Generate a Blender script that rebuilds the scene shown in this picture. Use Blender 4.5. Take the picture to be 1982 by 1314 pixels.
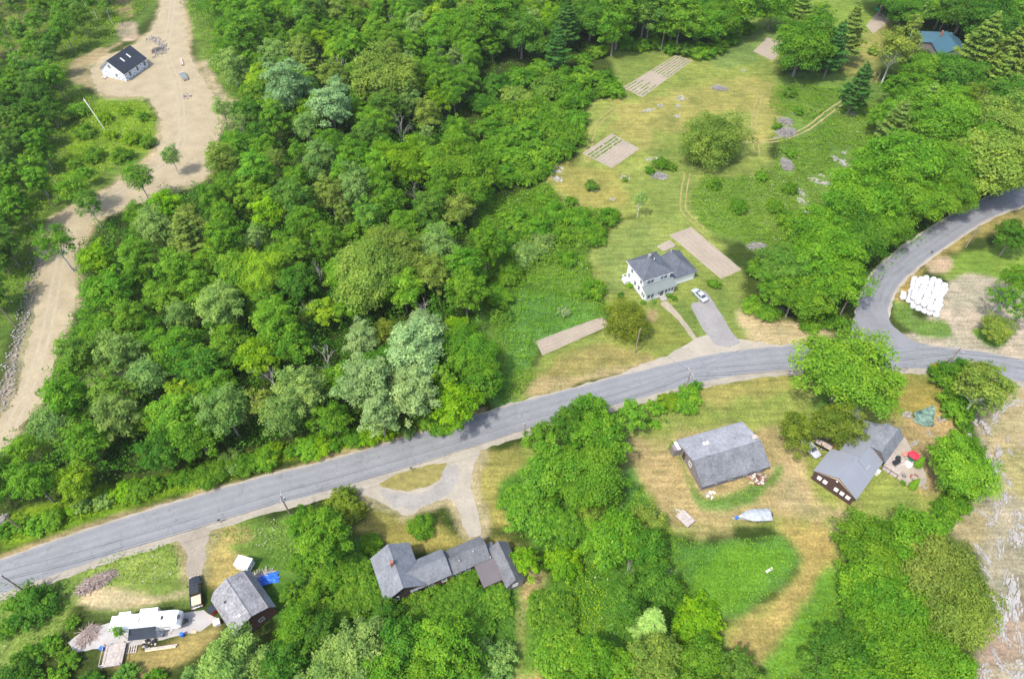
import bpy, bmesh, math, random
import numpy as np
from mathutils import Vector, Matrix, noise
R = math.radians
rnd = random.Random(7)
for o in list(bpy.data.objects): bpy.data.objects.remove(o)
sc = bpy.context.scene
col = sc.collection

# ---------------------------------------------------------------- camera, sky, sun, exposure
CAM_H, TILT, FPX = 120.0, R(49.5), 1321.3          # drone 120 m up, looking 49.5 degrees down, 24 mm lens
cam = bpy.data.cameras.new('camera'); cam.lens = 24; cam.sensor_width = 36; cam.clip_end = 8000; cam.clip_start = 1
camo = bpy.data.objects.new('camera', cam); col.objects.link(camo)
camo.location = (0, 0, CAM_H); camo.rotation_euler = (R(90) - TILT, 0, 0)
sc.camera = camo
SUN_EL, SUN_AZ = R(60), R(225)                     # direction towards the sun: from the left, a little behind the camera
w = bpy.data.worlds.new('World'); sc.world = w; w.use_nodes = True
nt = w.node_tree
sky = nt.nodes.new('ShaderNodeTexSky'); sky.sky_type = 'NISHITA'; sky.sun_disc = False
sky.sun_elevation = SUN_EL; sky.sun_rotation = R(90) - SUN_AZ; sky.air_density = 1.0; sky.dust_density = 2.5; sky.ozone_density = 0.6
bg = nt.nodes['Background']; bg.inputs['Strength'].default_value = 0.15
nt.links.new(sky.outputs[0], bg.inputs[0])
sl = bpy.data.lights.new('sun', 'SUN'); sl.energy = 2.1; sl.angle = R(2.5); sl.color = (1.0, 0.955, 0.89)
so = bpy.data.objects.new('sun', sl); col.objects.link(so)
sd = Vector((math.cos(SUN_EL) * math.cos(SUN_AZ), math.cos(SUN_EL) * math.sin(SUN_AZ), math.sin(SUN_EL)))
so.rotation_euler = sd.to_track_quat('Z', 'Y').to_euler(); so.location = (0, 0, 200)
sc.view_settings.view_transform = 'Standard'; sc.view_settings.look = 'None'
sc.view_settings.gamma = 1; sc.view_settings.use_curve_mapping = False
sc.view_settings.exposure = 1.42

# ---------------------------------------------------------------- survey: photograph pixel + height -> place on the ground
ST, CT = math.sin(TILT), math.cos(TILT)
def G(px, py, z=0.0):
    x = (px - 991) / FPX; y = (py - 657) / FPX
    t = (CAM_H - z) / (ST + y * CT)
    return Vector((x * t, (CT - y * ST) * t, z))
def mpp(py): return CAM_H / (ST + (py - 657) / FPX * CT) / FPX      # metres per pixel, across

# ---------------------------------------------------------------- helpers
def lin(c): return tuple(((v / 255) / 12.92 if v / 255 <= .04045 else ((v / 255 + .055) / 1.055) ** 2.4) for v in c)
GAIN = 2.5
def S(r, g, b, k=1.0): return tuple(v / GAIN * k for v in lin((r, g, b)))
def tag(o, label=None, cat=None, group=None, kind=None):
    if label: o['label'] = label
    if cat: o['category'] = cat
    if group: o['group'] = group
    if kind: o['kind'] = kind
    return o
def empty(name, loc, rz=0, **k):
    o = bpy.data.objects.new(name, None); col.objects.link(o); o.location = loc; o.rotation_euler = (0, 0, rz)
    o.empty_display_size = .5
    return tag(o, **k)
def link(name, me, m=None, parent=None, **k):
    o = bpy.data.objects.new(name, me); col.objects.link(o)
    if m is not None and not me.materials: me.materials.append(m)
    if parent: o.parent = parent
    return tag(o, **k)
def copy_tree(o, parent=None):
    c = o.copy(); col.objects.link(c); c.parent = parent
    for ch in o.children: copy_tree(ch, c)
    return c
class MB:
    def __init__(s): s.v = []; s.f = []
    def add(s, vs, fs):
        n = len(s.v); s.v += [tuple(v) for v in vs]; s.f += [tuple(i + n for i in f) for f in fs]; return s
    def box(s, x0, x1, y0, y1, z0, z1):
        return s.add([(x0,y0,z0),(x1,y0,z0),(x1,y1,z0),(x0,y1,z0),(x0,y0,z1),(x1,y0,z1),(x1,y1,z1),(x0,y1,z1)],
                     [(0,3,2,1),(4,5,6,7),(0,1,5,4),(1,2,6,5),(2,3,7,6),(3,0,4,7)])
    def obox(s, c, sx, sy, sz, rz=0, rx=0, ry=0):
        m = Matrix.Translation(c) @ Matrix.Rotation(rz, 4, 'Z') @ Matrix.Rotation(ry, 4, 'Y') @ Matrix.Rotation(rx, 4, 'X')
        vs = [m @ Vector((a*sx/2, b*sy/2, d*sz/2)) for d in (-1,1) for a,b in ((-1,-1),(1,-1),(1,1),(-1,1))]
        return s.add(vs, [(0,3,2,1),(4,5,6,7),(0,1,5,4),(1,2,6,5),(2,3,7,6),(3,0,4,7)])
    def prism(s, poly, z0, z1):
        n = len(poly)
        return s.add([(x,y,z0) for x,y in poly] + [(x,y,z1) for x,y in poly],
                     [tuple(range(n-1,-1,-1)), tuple(range(n,2*n))] + [(i,(i+1)%n,(i+1)%n+n,i+n) for i in range(n)])
    def prof(s, pts, x0, x1, axis='x'):                               # (y,z) outline swept along x (or (x,z) along y)
        n = len(pts)
        P = (lambda a,t: (t,a[0],a[1])) if axis == 'x' else (lambda a,t: (a[0],t,a[1]))
        return s.add([P(a,x0) for a in pts] + [P(a,x1) for a in pts],
                     [tuple(range(n-1,-1,-1)), tuple(range(n,2*n))] + [(i,(i+1)%n,(i+1)%n+n,i+n) for i in range(n)])
    def tube(s, pts, rs, n=6, cap=True):
        b0 = len(s.v); pts = [Vector(p) for p in pts]
        for i, p in enumerate(pts):
            d = (pts[min(i+1,len(pts)-1)] - pts[max(i-1,0)]).normalized()
            u = d.orthogonal().normalized() if abs(d.z) < .9 else Vector((1,0,0)); u = (u - d*u.dot(d)).normalized(); v = d.cross(u)
            r = rs[i] if hasattr(rs, '__len__') else rs
            for k in range(n):
                a = 2*math.pi*k/n; s.v.append(tuple(p + (u*math.cos(a) + v*math.sin(a))*r))
        for i in range(len(pts)-1):
            for k in range(n):
                a = b0+i*n+k; b = b0+i*n+(k+1)%n; s.f.append((a,b,b+n,a+n))
        if cap:
            s.f.append(tuple(b0+k for k in range(n-1,-1,-1))); s.f.append(tuple(b0+(len(pts)-1)*n+k for k in range(n)))
        return s
    def disc(s, c, r, z0, z1, n=12, taper=1.0):
        return s.add([(c[0]+r*math.cos(6.2832*k/n), c[1]+r*math.sin(6.2832*k/n), z0) for k in range(n)] +
                     [(c[0]+r*taper*math.cos(6.2832*k/n), c[1]+r*taper*math.sin(6.2832*k/n), z1) for k in range(n)],
                     [tuple(range(n-1,-1,-1)), tuple(range(n,2*n))] + [(i,(i+1)%n,(i+1)%n+n,i+n) for i in range(n)])
    def mesh(s, name, smooth=False):
        me = bpy.data.meshes.new(name); me.from_pydata(s.v, [], s.f); me.validate()
        bm = bmesh.new(); bm.from_mesh(me); bmesh.ops.recalc_face_normals(bm, faces=bm.faces); bm.to_mesh(me); bm.free()
        if smooth: me.polygons.foreach_set('use_smooth', [True]*len(me.polygons))
        return me
    def build(s, name, m, parent=None, smooth=False, **k): return link(name, s.mesh(name, smooth), m, parent, **k)

# ---------------------------------------------------------------- materials
def mat(name, c, rough=.8, var=.25, sc1=1.2, bump=0., metal=0., sc2=None, c2=None, spec=.3, stretch=None):
    m = bpy.data.materials.new(name); m.use_nodes = True; n = m.node_tree; p = n.nodes['Principled BSDF']
    p.inputs['Roughness'].default_value = rough; p.inputs['Metallic'].default_value = metal
    p.inputs['Specular IOR Level'].default_value = spec
    tc = n.nodes.new('ShaderNodeTexCoord'); src = tc.outputs['Object']
    if stretch:
        mp = n.nodes.new('ShaderNodeMapping'); mp.inputs['Scale'].default_value = stretch; n.links.new(src, mp.inputs[0]); src = mp.outputs[0]
    nz = n.nodes.new('ShaderNodeTexNoise'); nz.inputs['Scale'].default_value = sc1; nz.inputs['Detail'].default_value = 5
    n.links.new(src, nz.inputs['Vector'])
    mr = n.nodes.new('ShaderNodeMapRange'); mr.inputs[1].default_value = .25; mr.inputs[2].default_value = .75
    n.links.new(nz.outputs[0], mr.inputs[0])
    mx = n.nodes.new('ShaderNodeMix'); mx.data_type = 'RGBA'
    a = tuple(v*(1-var) for v in c); b = tuple(v*(1+var) for v in c) if c2 is None else c2
    mx.inputs[6].default_value = (*a, 1); mx.inputs[7].default_value = (*b, 1)
    n.links.new(mr.outputs[0], mx.inputs[0]); n.links.new(mx.outputs[2], p.inputs['Base Color'])
    if bump:
        n2 = n.nodes.new('ShaderNodeTexNoise'); n2.inputs['Scale'].default_value = sc2 or sc1*4; n2.inputs['Detail'].default_value = 4
        n.links.new(src, n2.inputs['Vector'])
        bp = n.nodes.new('ShaderNodeBump'); bp.inputs['Strength'].default_value = min(1, bump); bp.inputs['Distance'].default_value = .15
        n.links.new(n2.outputs[0], bp.inputs['Height']); n.links.new(bp.outputs[0], p.inputs['Normal'])
    return m
M = {}
def shingle(name, c, con=1.0):
    """asphalt shingles: staggered courses with tab-to-tab colour changes"""
    m = bpy.data.materials.new(name); m.use_nodes = True; n = m.node_tree; p = n.nodes['Principled BSDF']; p.inputs['Roughness'].default_value = .9
    p.inputs['Specular IOR Level'].default_value = .2
    tc = n.nodes.new('ShaderNodeTexCoord'); mp = n.nodes.new('ShaderNodeMapping'); mp.inputs['Scale'].default_value = (1.2,1.2,2.0)
    n.links.new(tc.outputs['Object'], mp.inputs[0])
    vo = n.nodes.new('ShaderNodeTexVoronoi'); vo.inputs['Scale'].default_value = 2.6; n.links.new(mp.outputs[0], vo.inputs['Vector'])
    nz = n.nodes.new('ShaderNodeTexNoise'); nz.inputs['Scale'].default_value = .5; nz.inputs['Detail'].default_value = 6; n.links.new(tc.outputs['Object'], nz.inputs['Vector'])
    ad = n.nodes.new('ShaderNodeMath'); ad.operation = 'MULTIPLY_ADD'; ad.inputs[1].default_value = .30*con; n.links.new(vo.outputs['Color'], ad.inputs[0])
    m2 = n.nodes.new('ShaderNodeMath'); m2.operation = 'MULTIPLY_ADD'; m2.inputs[1].default_value = .55*con; m2.inputs[2].default_value = 1-.425*con
    n.links.new(nz.outputs[0], m2.inputs[0]); n.links.new(m2.outputs[0], ad.inputs[2])
    mx = n.nodes.new('ShaderNodeVectorMath'); mx.operation = 'SCALE'; mx.inputs[0].default_value = c
    n.links.new(ad.outputs[0], mx.inputs['Scale']); n.links.new(mx.outputs[0], p.inputs['Base Color'])
    return m
M['white'] = mat('white_paint', (.66,.66,.655), .6, .06, .8)
M['trim'] = mat('white_trim', (.60,.60,.59), .5, .04)
M['glass'] = mat('window_glass', (.045,.055,.06), .12, .3, 3, spec=.6)
M['sh_blue'] = shingle('grey_shingles', S(122,128,138), 1.4)
M['sh_dark'] = shingle('dark_shingles', S(72,80,92))
M['sh_barn'] = shingle('weathered_shingles', S(152,155,160), 1.7); M['sh_barn2'] = shingle('pale_shingles', S(192,194,200), 1.5)  # the workshop's rear slope gets the paler shingle tone
M['sh_farm'] = shingle('blue_grey_shingles', S(162,167,174), 1.4)
M['sh_farm2'] = shingle('old_grey_shingles', S(146,148,152), 1.5)
M['sh_old'] = shingle('worn_patchy_shingles', S(186,185,188), 2.2)
M['porch_green'] = mat('green_roll_roofing', S(158,170,166), .9, .08, .6)
M['metalroof'] = mat('grey_sheet_metal_roof', S(184,189,199), .5, .05, .3, metal=0.0, spec=.45)
M['tealroof'] = mat('teal_metal_roof', S(84,128,146), .5, .1, .5)
M['flatroof'] = mat('brown_rolled_roof', S(140,132,134), .9, .08, .8)
M['brick'] = mat('brick', (.24,.10,.07), .9, .3, 5, bump=.3)
M['clapdark'] = mat('dark_clapboard', (.045,.032,.03), .85, .35, 2, stretch=(1,1,8))
M['clapbrown'] = mat('brown_clapboard', (.12,.055,.045), .85, .25, 2, stretch=(1,1,8))
M['clapgrey'] = mat('weathered_boards', (.17,.15,.15), .9, .35, 1.5, stretch=(6,6,.6))
M['shake'] = mat('cedar_shakes', (.10,.082,.078), .9, .5, 7)
M['darkbrown'] = mat('stained_brown_boards', (.06,.035,.03), .8, .4, 2, stretch=(5,5,.6))
M['wood'] = mat('grey_wood', (.33,.29,.26), .9, .3, 2)
M['newwood'] = mat('new_lumber', (.48,.38,.25), .8, .25, 3)
M['polewood'] = mat('pole_wood', (.22,.17,.14), .9, .3, 2)
M['concrete'] = mat('concrete', S(222,216,210), .9, .12, .7, bump=.1)
M['stone'] = mat('pale_stone', S(210,203,196), .95, .28, .9, bump=.5, sc2=3)
M['ledge'] = mat('ledge_rock', S(208,204,197), .95, .25, 1.6, bump=.6, sc2=4)
M['rubber'] = mat('tyre_rubber', (.02,.02,.02), .9, .2)
M['black'] = mat('black_metal', (.022,.024,.027), .35, .2, spec=.5)
M['steel'] = mat('galvanised_steel', (.42,.43,.44), .45, .2, 3, metal=.3)
M['chrome'] = mat('bright_metal', (.6,.6,.6), .25, .1, metal=.8)
M['red'] = mat('red_paint', (.35,.03,.035), .5, .15)
M['orange'] = mat('orange_plastic', (.7,.22,.02), .5, .1)
M['yellow'] = mat('yellow_plastic', (.65,.5,.05), .5, .1)
M['bluetarp'] = mat('blue_tarp', (.02,.12,.55), .45, .25, 2, bump=.4)
M['greenpaint'] = mat('green_paint', (.02,.28,.12), .4, .15)
M['brush'] = mat('dry_brush', S(208,202,194), .95, .3, 3)
M['deadwood'] = mat('dead_wood', (.36,.33,.31), .95, .25, 2)
M['bark'] = mat('bark', (.19,.165,.145), .95, .4, 2)
M['birchbark'] = mat('pale_bark', (.42,.40,.37), .95, .3, 2.5)
M['wire'] = mat('cable', (.03,.03,.03), .6, .1)
M['wrap'] = mat('white_bale_wrap', (.50,.50,.51), .4, .12, 3, bump=.6, sc2=4)
def foliage(name, trans=.44):
    m = bpy.data.materials.new(name); m.use_nodes = True; n = m.node_tree; n.nodes.remove(n.nodes['Principled BSDF'])
    out = n.nodes['Material Output']
    oi = n.nodes.new('ShaderNodeObjectInfo'); at = n.nodes.new('ShaderNodeAttribute'); at.attribute_name = 'tone'
    hs = n.nodes.new('ShaderNodeHueSaturation')
    mv = n.nodes.new('ShaderNodeMath'); mv.operation = 'MULTIPLY_ADD'; mv.inputs[1].default_value = 1.0; mv.inputs[2].default_value = .5
    n.links.new(at.outputs['Fac'], mv.inputs[0]); n.links.new(mv.outputs[0], hs.inputs['Value'])
    mh = n.nodes.new('ShaderNodeMath'); mh.operation = 'MULTIPLY_ADD'; mh.inputs[1].default_value = -.07; mh.inputs[2].default_value = .535
    n.links.new(at.outputs['Fac'], mh.inputs[0]); n.links.new(mh.outputs[0], hs.inputs['Hue'])
    n.links.new(oi.outputs['Color'], hs.inputs['Color'])
    df = n.nodes.new('ShaderNodeBsdfDiffuse'); tr = n.nodes.new('ShaderNodeBsdfTranslucent'); mx = n.nodes.new('ShaderNodeMixShader'); mx.inputs[0].default_value = trans
    n.links.new(hs.outputs[0], df.inputs[0]); n.links.new(hs.outputs[0], tr.inputs[0]); n.links.new(df.outputs[0], mx.inputs[1]); n.links.new(tr.outputs[0], mx.inputs[2])
    gl = n.nodes.new('ShaderNodeBsdfGlossy'); gl.inputs['Roughness'].default_value = .45
    m3 = n.nodes.new('ShaderNodeMixShader'); m3.inputs[0].default_value = .006
    n.links.new(mx.outputs[0], m3.inputs[1]); n.links.new(gl.outputs[0], m3.inputs[2]); n.links.new(m3.outputs[0], out.inputs[0])
    return m
M['leaf'] = foliage('leaves'); M['needle'] = foliage('needles', .2)

def foliage_rgb(name):
    """plants whose own colour is stored per leaf"""
    m = foliage(name); n = m.node_tree
    hs = [x for x in n.nodes if x.type == 'HUE_SAT'][0]
    at = n.nodes.new('ShaderNodeAttribute'); at.attribute_name = 'col'
    n.links.new(at.outputs['Color'], hs.inputs['Color']); return m
M['plants'] = foliage_rgb('ground_plants')

# ---------------------------------------------------------------- ground
def vnoise(x, y, s, seed=0):
    x = x / s; y = y / s; xi = np.floor(x).astype(np.int64); yi = np.floor(y).astype(np.int64); fx = x - xi; fy = y - yi
    fx = fx*fx*(3-2*fx); fy = fy*fy*(3-2*fy)
    def h(i, j):
        n = (i*374761393 + j*668265263 + seed*1442695041) & 0x7fffffff
        n = ((n ^ (n >> 13)) * 1274126177) & 0x7fffffff
        return ((n ^ (n >> 16)) & 0xffff) / 65535.0
    return (h(xi,yi)*(1-fx) + h(xi+1,yi)*fx)*(1-fy) + (h(xi,yi+1)*(1-fx) + h(xi+1,yi+1)*fx)*fy
def fbm(x, y, s, seed=0): return (vnoise(x,y,s,seed) + .5*vnoise(x,y,s/2,seed+1) + .25*vnoise(x,y,s/4,seed+2)) / 1.75
def sdf(P, poly):
    """signed distance to a polygon, positive inside"""
    x, y = P[:,0], P[:,1]; d = np.full(len(x), 1e9); ins = np.zeros(len(x), bool)
    n = len(poly)
    for i in range(n):
        ax, ay = poly[i]; bx, by = poly[(i+1) % n]; ex, ey = bx-ax, by-ay
        t = np.clip(((x-ax)*ex + (y-ay)*ey) / (ex*ex+ey*ey+1e-12), 0, 1)
        d = np.minimum(d, (x-ax-t*ex)**2 + (y-ay-t*ey)**2)
        c = ((ay > y) != (by > y)) & (x < (bx-ax)*(y-ay)/(by-ay+1e-12) + ax); ins ^= c
    d = np.sqrt(d); return np.where(ins, d, -d)
def gpoly(px, z=0): return [tuple(G(x, y, z)[:2]) for x, y in px]
def smooth(pts, n=6, closed=True):
    pts = [np.array(p, float) for p in pts]; out = []; N = len(pts)
    for i in range(N if closed else N-1):
        p = [pts[(i+k) % N] if closed else pts[min(max(i+k,0),N-1)] for k in (-1,0,1,2)]
        for j in range(n):
            t = j/n; out.append(tuple(.5*((2*p[1]) + (p[2]-p[0])*t + (2*p[0]-5*p[1]+4*p[2]-p[3])*t*t + (3*p[1]-p[0]-3*p[2]+p[3])*t**3)))
    if not closed: out.append(tuple(pts[-1]))
    return out
LAWN = S(156,170,82); DRY = S(190,172,116); GREEN = S(140,160,76); MEADOW = S(112,148,58)
SAND = S(210,193,156); SHOULDER = S(204,194,174); PASTURE = S(180,172,140); FOREST = S(74,92,36); BARE = S(205,186,158); OLIVE = S(168,164,86)
PLOT_A = [(1205,170),(1308,107),(1340,118),(1243,189)]
PLOT_B = [(1127,297),(1184,259),(1238,288),(1184,326)]
F1 = [(400,-60),(440,120),(450,220),(400,300),(430,350),(315,385),(210,440),(165,505),(150,600),(110,690),(100,760),(40,850),(0,880),(-60,930),(-60,1010),(30,990),(200,940),(400,895),(560,865),(700,840),(850,800),(940,780),(965,730),(945,620),(925,520),(905,440),(930,380),(900,280),(880,200),(960,120),(1010,80),(1080,-60)]
DIRT = [(345,-40),(360,60),(368,110),(410,180),(430,240),(408,290),(400,340),(330,368),(270,392),(200,420),(165,450),(148,520),(145,590),(105,700),(100,755),(60,800),(10,870),(-60,940),(-60,860),(0,810),(30,760),(55,660),(70,590),(82,510),(110,420),(190,380),(240,345),(300,300),(312,240),(285,192),(200,182),(178,150),(190,120),(260,88),(290,62),(310,20),(318,-40)]
PAINT = [   # painter's order: outline in the photograph, colour, soft edge in metres
    ('M', [(930,380),(1000,380),(1060,350),(1100,400),(1180,400),(1200,420),(1170,450),(1140,490),(1150,540),(1180,600),(1165,620),(1050,660),(1040,690),(1020,760),(960,785),(940,700),(930,620),(920,500)], MEADOW, 2),
    ('M', [(1010,560),(1165,600),(1165,640),(1050,665),(1040,700),(1022,760),(965,785),(975,700),(985,620)], S(108,156,72), 2),
    ('M', [(1480,150),(1720,160),(1720,300),(1600,390),(1560,480),(1480,490),(1430,470),(1340,430),(1350,340),(1480,340),(1500,270),(1480,240)], S(126,158,68), 2.5),
    ('L', [(1170,60),(1270,90),(1340,100),(1400,110),(1440,70),(1500,20),(1560,60),(1510,150),(1500,250),(1480,330),(1360,345),(1340,420),(1440,520),(1460,610),(1590,650),(1450,665),(1300,690),(1010,775),(1040,690),(1180,620),(1150,540),(1140,490),(1180,440),(1230,420),(1100,400),(1060,350),(1110,320),(1140,200),(1200,180)], LAWN, 2),
    ('L', [(1220,190),(1330,170),(1420,150),(1500,170),(1500,250),(1470,300),(1440,220),(1300,260),(1260,300),(1180,250)], S(176,172,94), 5),
    ('L', [(1180,80),(1270,95),(1300,105),(1200,165),(1190,140)], GREEN, 3),
    ('L', [(1260,290),(1330,300),(1350,420),(1290,440),(1240,370)], GREEN, 4),
    ('L', [(1060,340),(1130,310),(1200,340),(1220,400),(1120,400)], OLIVE, 4),
    ('L', [(1380,100),(1500,20),(1540,40),(1480,110),(1400,130)], S(134,160,82), 4),
    ('L', [(1140,480),(1210,440),(1260,430),(1280,500),(1200,560),(1160,540)], S(146,164,84), 3),
    ('L', [(1250,600),(1300,600),(1340,660),(1250,680),(1180,690)], S(150,160,74), 3),
    ('L', [(1300,590),(1330,580),(1372,645),(1350,660)], GREEN, 1.2),
    ('L', [(1380,560),(1430,570),(1470,640),(1420,640)], GREEN, 1.5),
    ('L', [(1060,700),(1160,660),(1260,690),(1200,710),(1050,752)], S(176,164,98), 2),
    ('L', [(1040,735),(1200,712),(1300,690),(1310,700),(1200,725),(1030,770)], S(196,176,124), 1.2),
    ('D', [(1255,600),(1275,600),(1270,622),(1248,622)], S(206,180,128), .8),
    ('D', [(1440,600),(1520,620),(1600,640),(1560,662),(1470,662),(1440,640)], S(205,188,140), 2),
    # south side lawns
    ('L', [(1010,850),(1200,790),(1340,740),(1560,715),(1760,712),(1830,735),(1850,800),(1860,920),(1820,1010),(1640,1060),(1560,1200),(1470,1300),(1390,1314),(1400,1200),(1500,1160),(1545,1090),(1500,1030),(1400,1030),(1310,1040),(1240,960),(1210,900),(1200,850),(1130,850),(1030,930),(980,960),(920,960)], LAWN, 2),
    ('L', [(1350,740),(1560,715),(1560,760),(1450,770),(1350,800)], S(182,174,96), 3),
    ('L', [(1400,830),(1540,840),(1560,980),(1500,1000),(1420,1030),(1330,1035),(1240,960),(1215,880),(1300,850)], DRY, 4),
    ('L', [(1545,900),(1600,960),(1660,980),(1640,1020),(1560,1010),(1500,960)], S(206,184,134), 4),
    ('L', [(1500,1010),(1600,1020),(1600,1080),(1540,1200),(1470,1280),(1400,1290),(1420,1210),(1500,1160),(1550,1090)], S(186,168,98), 3),
    ('L', [(1720,740),(1820,740),(1830,800),(1760,810),(1730,790)], S(176,162,84), 3),
    ('L', [(1740,830),(1850,810),(1860,900),(1830,960),(1770,940),(1750,880)], S(196,172,118), 4),
    ('L', [(1640,980),(1760,960),(1790,1000),(1680,1030)], S(150,166,80), 4),
    ('L', [(1310,860),(1340,960),(1380,985),(1450,975),(1500,940),(1510,905),(1480,925),(1365,965)], S(120,154,74), 1.2),
    ('L', [(1560,780),(1600,740),(1640,800),(1600,830)], S(110,150,60), 2),
    ('L', [(700,980),(790,990),(900,1040),(940,1050),(1010,1070),(1040,1100),(980,1180),(990,1314),(1060,1314),(1010,1200),(1040,1110),(1000,1050),(940,1000),(920,960),(1015,850),(1010,900),(990,950),(1000,1030),(960,1040),(900,1060),(800,1060),(720,1050),(680,1020)], S(176,166,88), 1.5),
    ('L', [(920,900),(1010,850),(990,930),(950,990),(930,960)], S(178,170,92), 2),
    ('L', [(985,1110),(1060,1115),(1020,1180),(1000,1314),(1045,1314),(1050,1400),(970,1400)], DRY, 1.5),
    ('L', [(730,940),(800,905),(862,895),(860,915),(830,940),(770,950)], S(180,168,92), .8),
    # trailer lot
    ('L', [(-40,1140),(60,1130),(190,1080),(350,1040),(370,1100),(365,1180),(200,1180),(150,1170),(120,1260),(0,1314),(-60,1314)], S(136,160,74), 2),
    ('L', [(170,1090),(350,1045),(362,1130),(300,1150),(220,1130)], S(150,172,78), 2),
    ('D', [(150,1165),(200,1140),(280,1155),(350,1140),(362,1155),(300,1172),(200,1175)], S(216,198,150), .9),
    ('L', [(400,1020),(470,1005),(560,1000),(600,1030),(560,1120),(480,1110),(400,1110)], S(134,164,70), 2),
    ('L', [(395,1060),(440,1060),(470,1100),(440,1140),(400,1120)], S(204,182,110), 1.2),
    ('L', [(405,1030),(480,1020),(500,1045),(420,1055)], S(196,178,108), 1.2),
    ('L', [(500,1090),(600,1060),(640,1130),(560,1200)], S(112,150,58), 3),
    ('L', [(200,1250),(330,1240),(420,1210),(400,1260),(260,1314)], S(176,160,96), 1.5),
    # oval of tall weeds, rough ground right of it
    ('M', [(1225,900),(1300,1035),(1400,1045),(1500,1028),(1545,1075),(1530,1120),(1470,1165),(1400,1200),(1330,1170),(1250,1100),(1220,1000),(1205,930)], S(104,154,64), 1.5),
    ('M', [(1340,1110),(1420,1060),(1500,1050),(1530,1085),(1470,1150),(1400,1190),(1340,1170)], S(122,174,52), 2),
    ('M', [(1560,1170),(1620,1100),(1640,1200),(1570,1314),(1470,1314)], S(120,172,58), 1.5),
    ('M', [(970,960),(1040,900),(1230,960),(1300,1080),(1380,1200),(1400,1314),(1050,1314),(1020,1200),(1060,1110)], S(104,152,50), 2),
    ('M', [(640,1050),(720,1040),(760,1100),(980,1110),(990,1160),(970,1314),(540,1314),(560,1220),(520,1150),(600,1100)], S(86,132,44), 2),
    # rocky pasture on the right
    ('P', [(1890,745),(2100,745),(2100,1400),(1890,1400),(1900,1180),(1880,1060),(1830,1020),(1870,960),(1895,880),(1880,810)], PASTURE, 1.5),
    ('P', [(1930,790),(2000,760),(2000,860),(1930,900),(1905,860)], S(190,176,128), 4),
    ('P', [(1950,880),(2040,880),(2040,960),(1960,940)], S(170,166,108), 4),
    ('P', [(1830,1020),(1890,980),(1900,1060),(1850,1040)], S(184,172,124), 3),
    ('P', [(1940,1130),(2000,1100),(2000,1260),(1900,1314),(1890,1240)], S(184,164,138), 4),
    # bale yard
    ('D', [(1745,600),(1780,620),(1830,560),(1850,530),(1910,530),(1982,560),(2060,560),(2060,740),(1940,712),(1830,690),(1740,668),(1760,640),(1840,645)], S(208,194,166), 1.2),
    ('L', [(1730,590),(1762,560),(1770,610),(1830,620),(1840,650),(1780,652),(1735,620)], S(130,160,78), 1.2),
    ('L', [(1840,500),(1900,480),(1982,460),(2060,450),(2060,560),(1960,545),(1880,530),(1840,540),(1800,525)], S(138,168,66), 1.5),
    ('L', [(1740,540),(1790,515),(1830,460),(1900,410),(1982,400),(2060,380),(2060,450),(1930,450),(1860,480),(1800,510),(1765,580),(1735,575)], S(184,166,98), 1.5),
    ('D', [(1795,508),(1836,500),(1840,530),(1800,530)], S(210,186,150), 1.2),
    ('L', [(1882,640),(1910,632),(1950,660),(1930,672),(1900,660)], S(122,160,62), .8),
    # forest verge, strip of young growth
    ('M', [(0,1068),(30,1060),(200,1003),(400,942),(600,890),(850,828),(850,800),(600,850),(300,930),(0,1000)], S(138,172,40), 1.5),
    ('L', [(0,1090),(200,1018),(400,958),(640,892),(860,830),(930,800),(930,790),(850,820),(600,890),(400,946),(200,1004),(0,1072)], S(186,166,116), .6),
    # west side: cut-over wood, house clearing
    ('M', [(-60,-60),(300,-60),(300,20),(230,80),(150,120),(200,190),(290,195),(310,250),(290,300),(200,370),(110,420),(80,520),(20,640),(-60,700)], S(112,140,56), 3),
    ('M', [(200,195),(285,195),(308,250),(285,290),(230,300),(190,350),(130,330),(150,230)], S(138,170,52), 2),
    ('M', [(-60,-60),(60,-60),(60,80),(-60,160)], S(150,150,90), 6),
    ('D', [(145,110),(210,92),(240,80),(190,120),(178,150),(195,185),(150,165),(135,140)], S(178,164,120), 2),
    ('D', [(205,-30),(240,-30),(262,20),(250,35),(215,10)], S(186,160,124), 2),
    ('D', [(228,45),(262,45),(262,75),(232,78)], S(200,182,150), 1.5),
    ('D', [(5,850),(0,760),(30,650),(62,560),(70,480),(95,470),(75,590),(50,680),(25,780)], S(168,156,136), 1.2),
    ('D', [(440,190),(470,180),(480,230),(450,250)], S(206,186,150), 3),
    ('D', [(190,720),(250,720),(240,790),(190,780)], S(190,172,140), 3),
    ('M', [(330,-60),(372,60),(384,110),(428,180),(445,260),(420,300),(480,280),(470,120),(440,-60)], S(118,146,60), 2),
    ('D', [(395,120),(430,180),(470,200),(460,240),(425,260),(400,200)], S(206,186,150), 2),
    ('E', DIRT, S(192,178,136), 1.6),
    ('E', [(690,947),(740,930),(840,893),(925,868),(912,920),(920,975),(932,1030),(905,1035),(885,985),(865,965),(830,975),(785,998),(762,985),(720,965)], S(196,182,138), 1.0),
    ('E', [(340,1040),(405,1020),(398,1060),(392,1110),(362,1115),(362,1070)], S(190,176,124), 1.0),
    # farther right
    ('L', [(1640,60),(1690,20),(1730,10),(1740,60),(1700,110),(1690,170),(1640,150)], S(160,160,84), 3),
    ('L', [(1440,60),(1500,-20),(1640,-30),(1720,20),(1640,80),(1560,60)], S(140,166,66), 4),
]
NEED = {}
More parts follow.
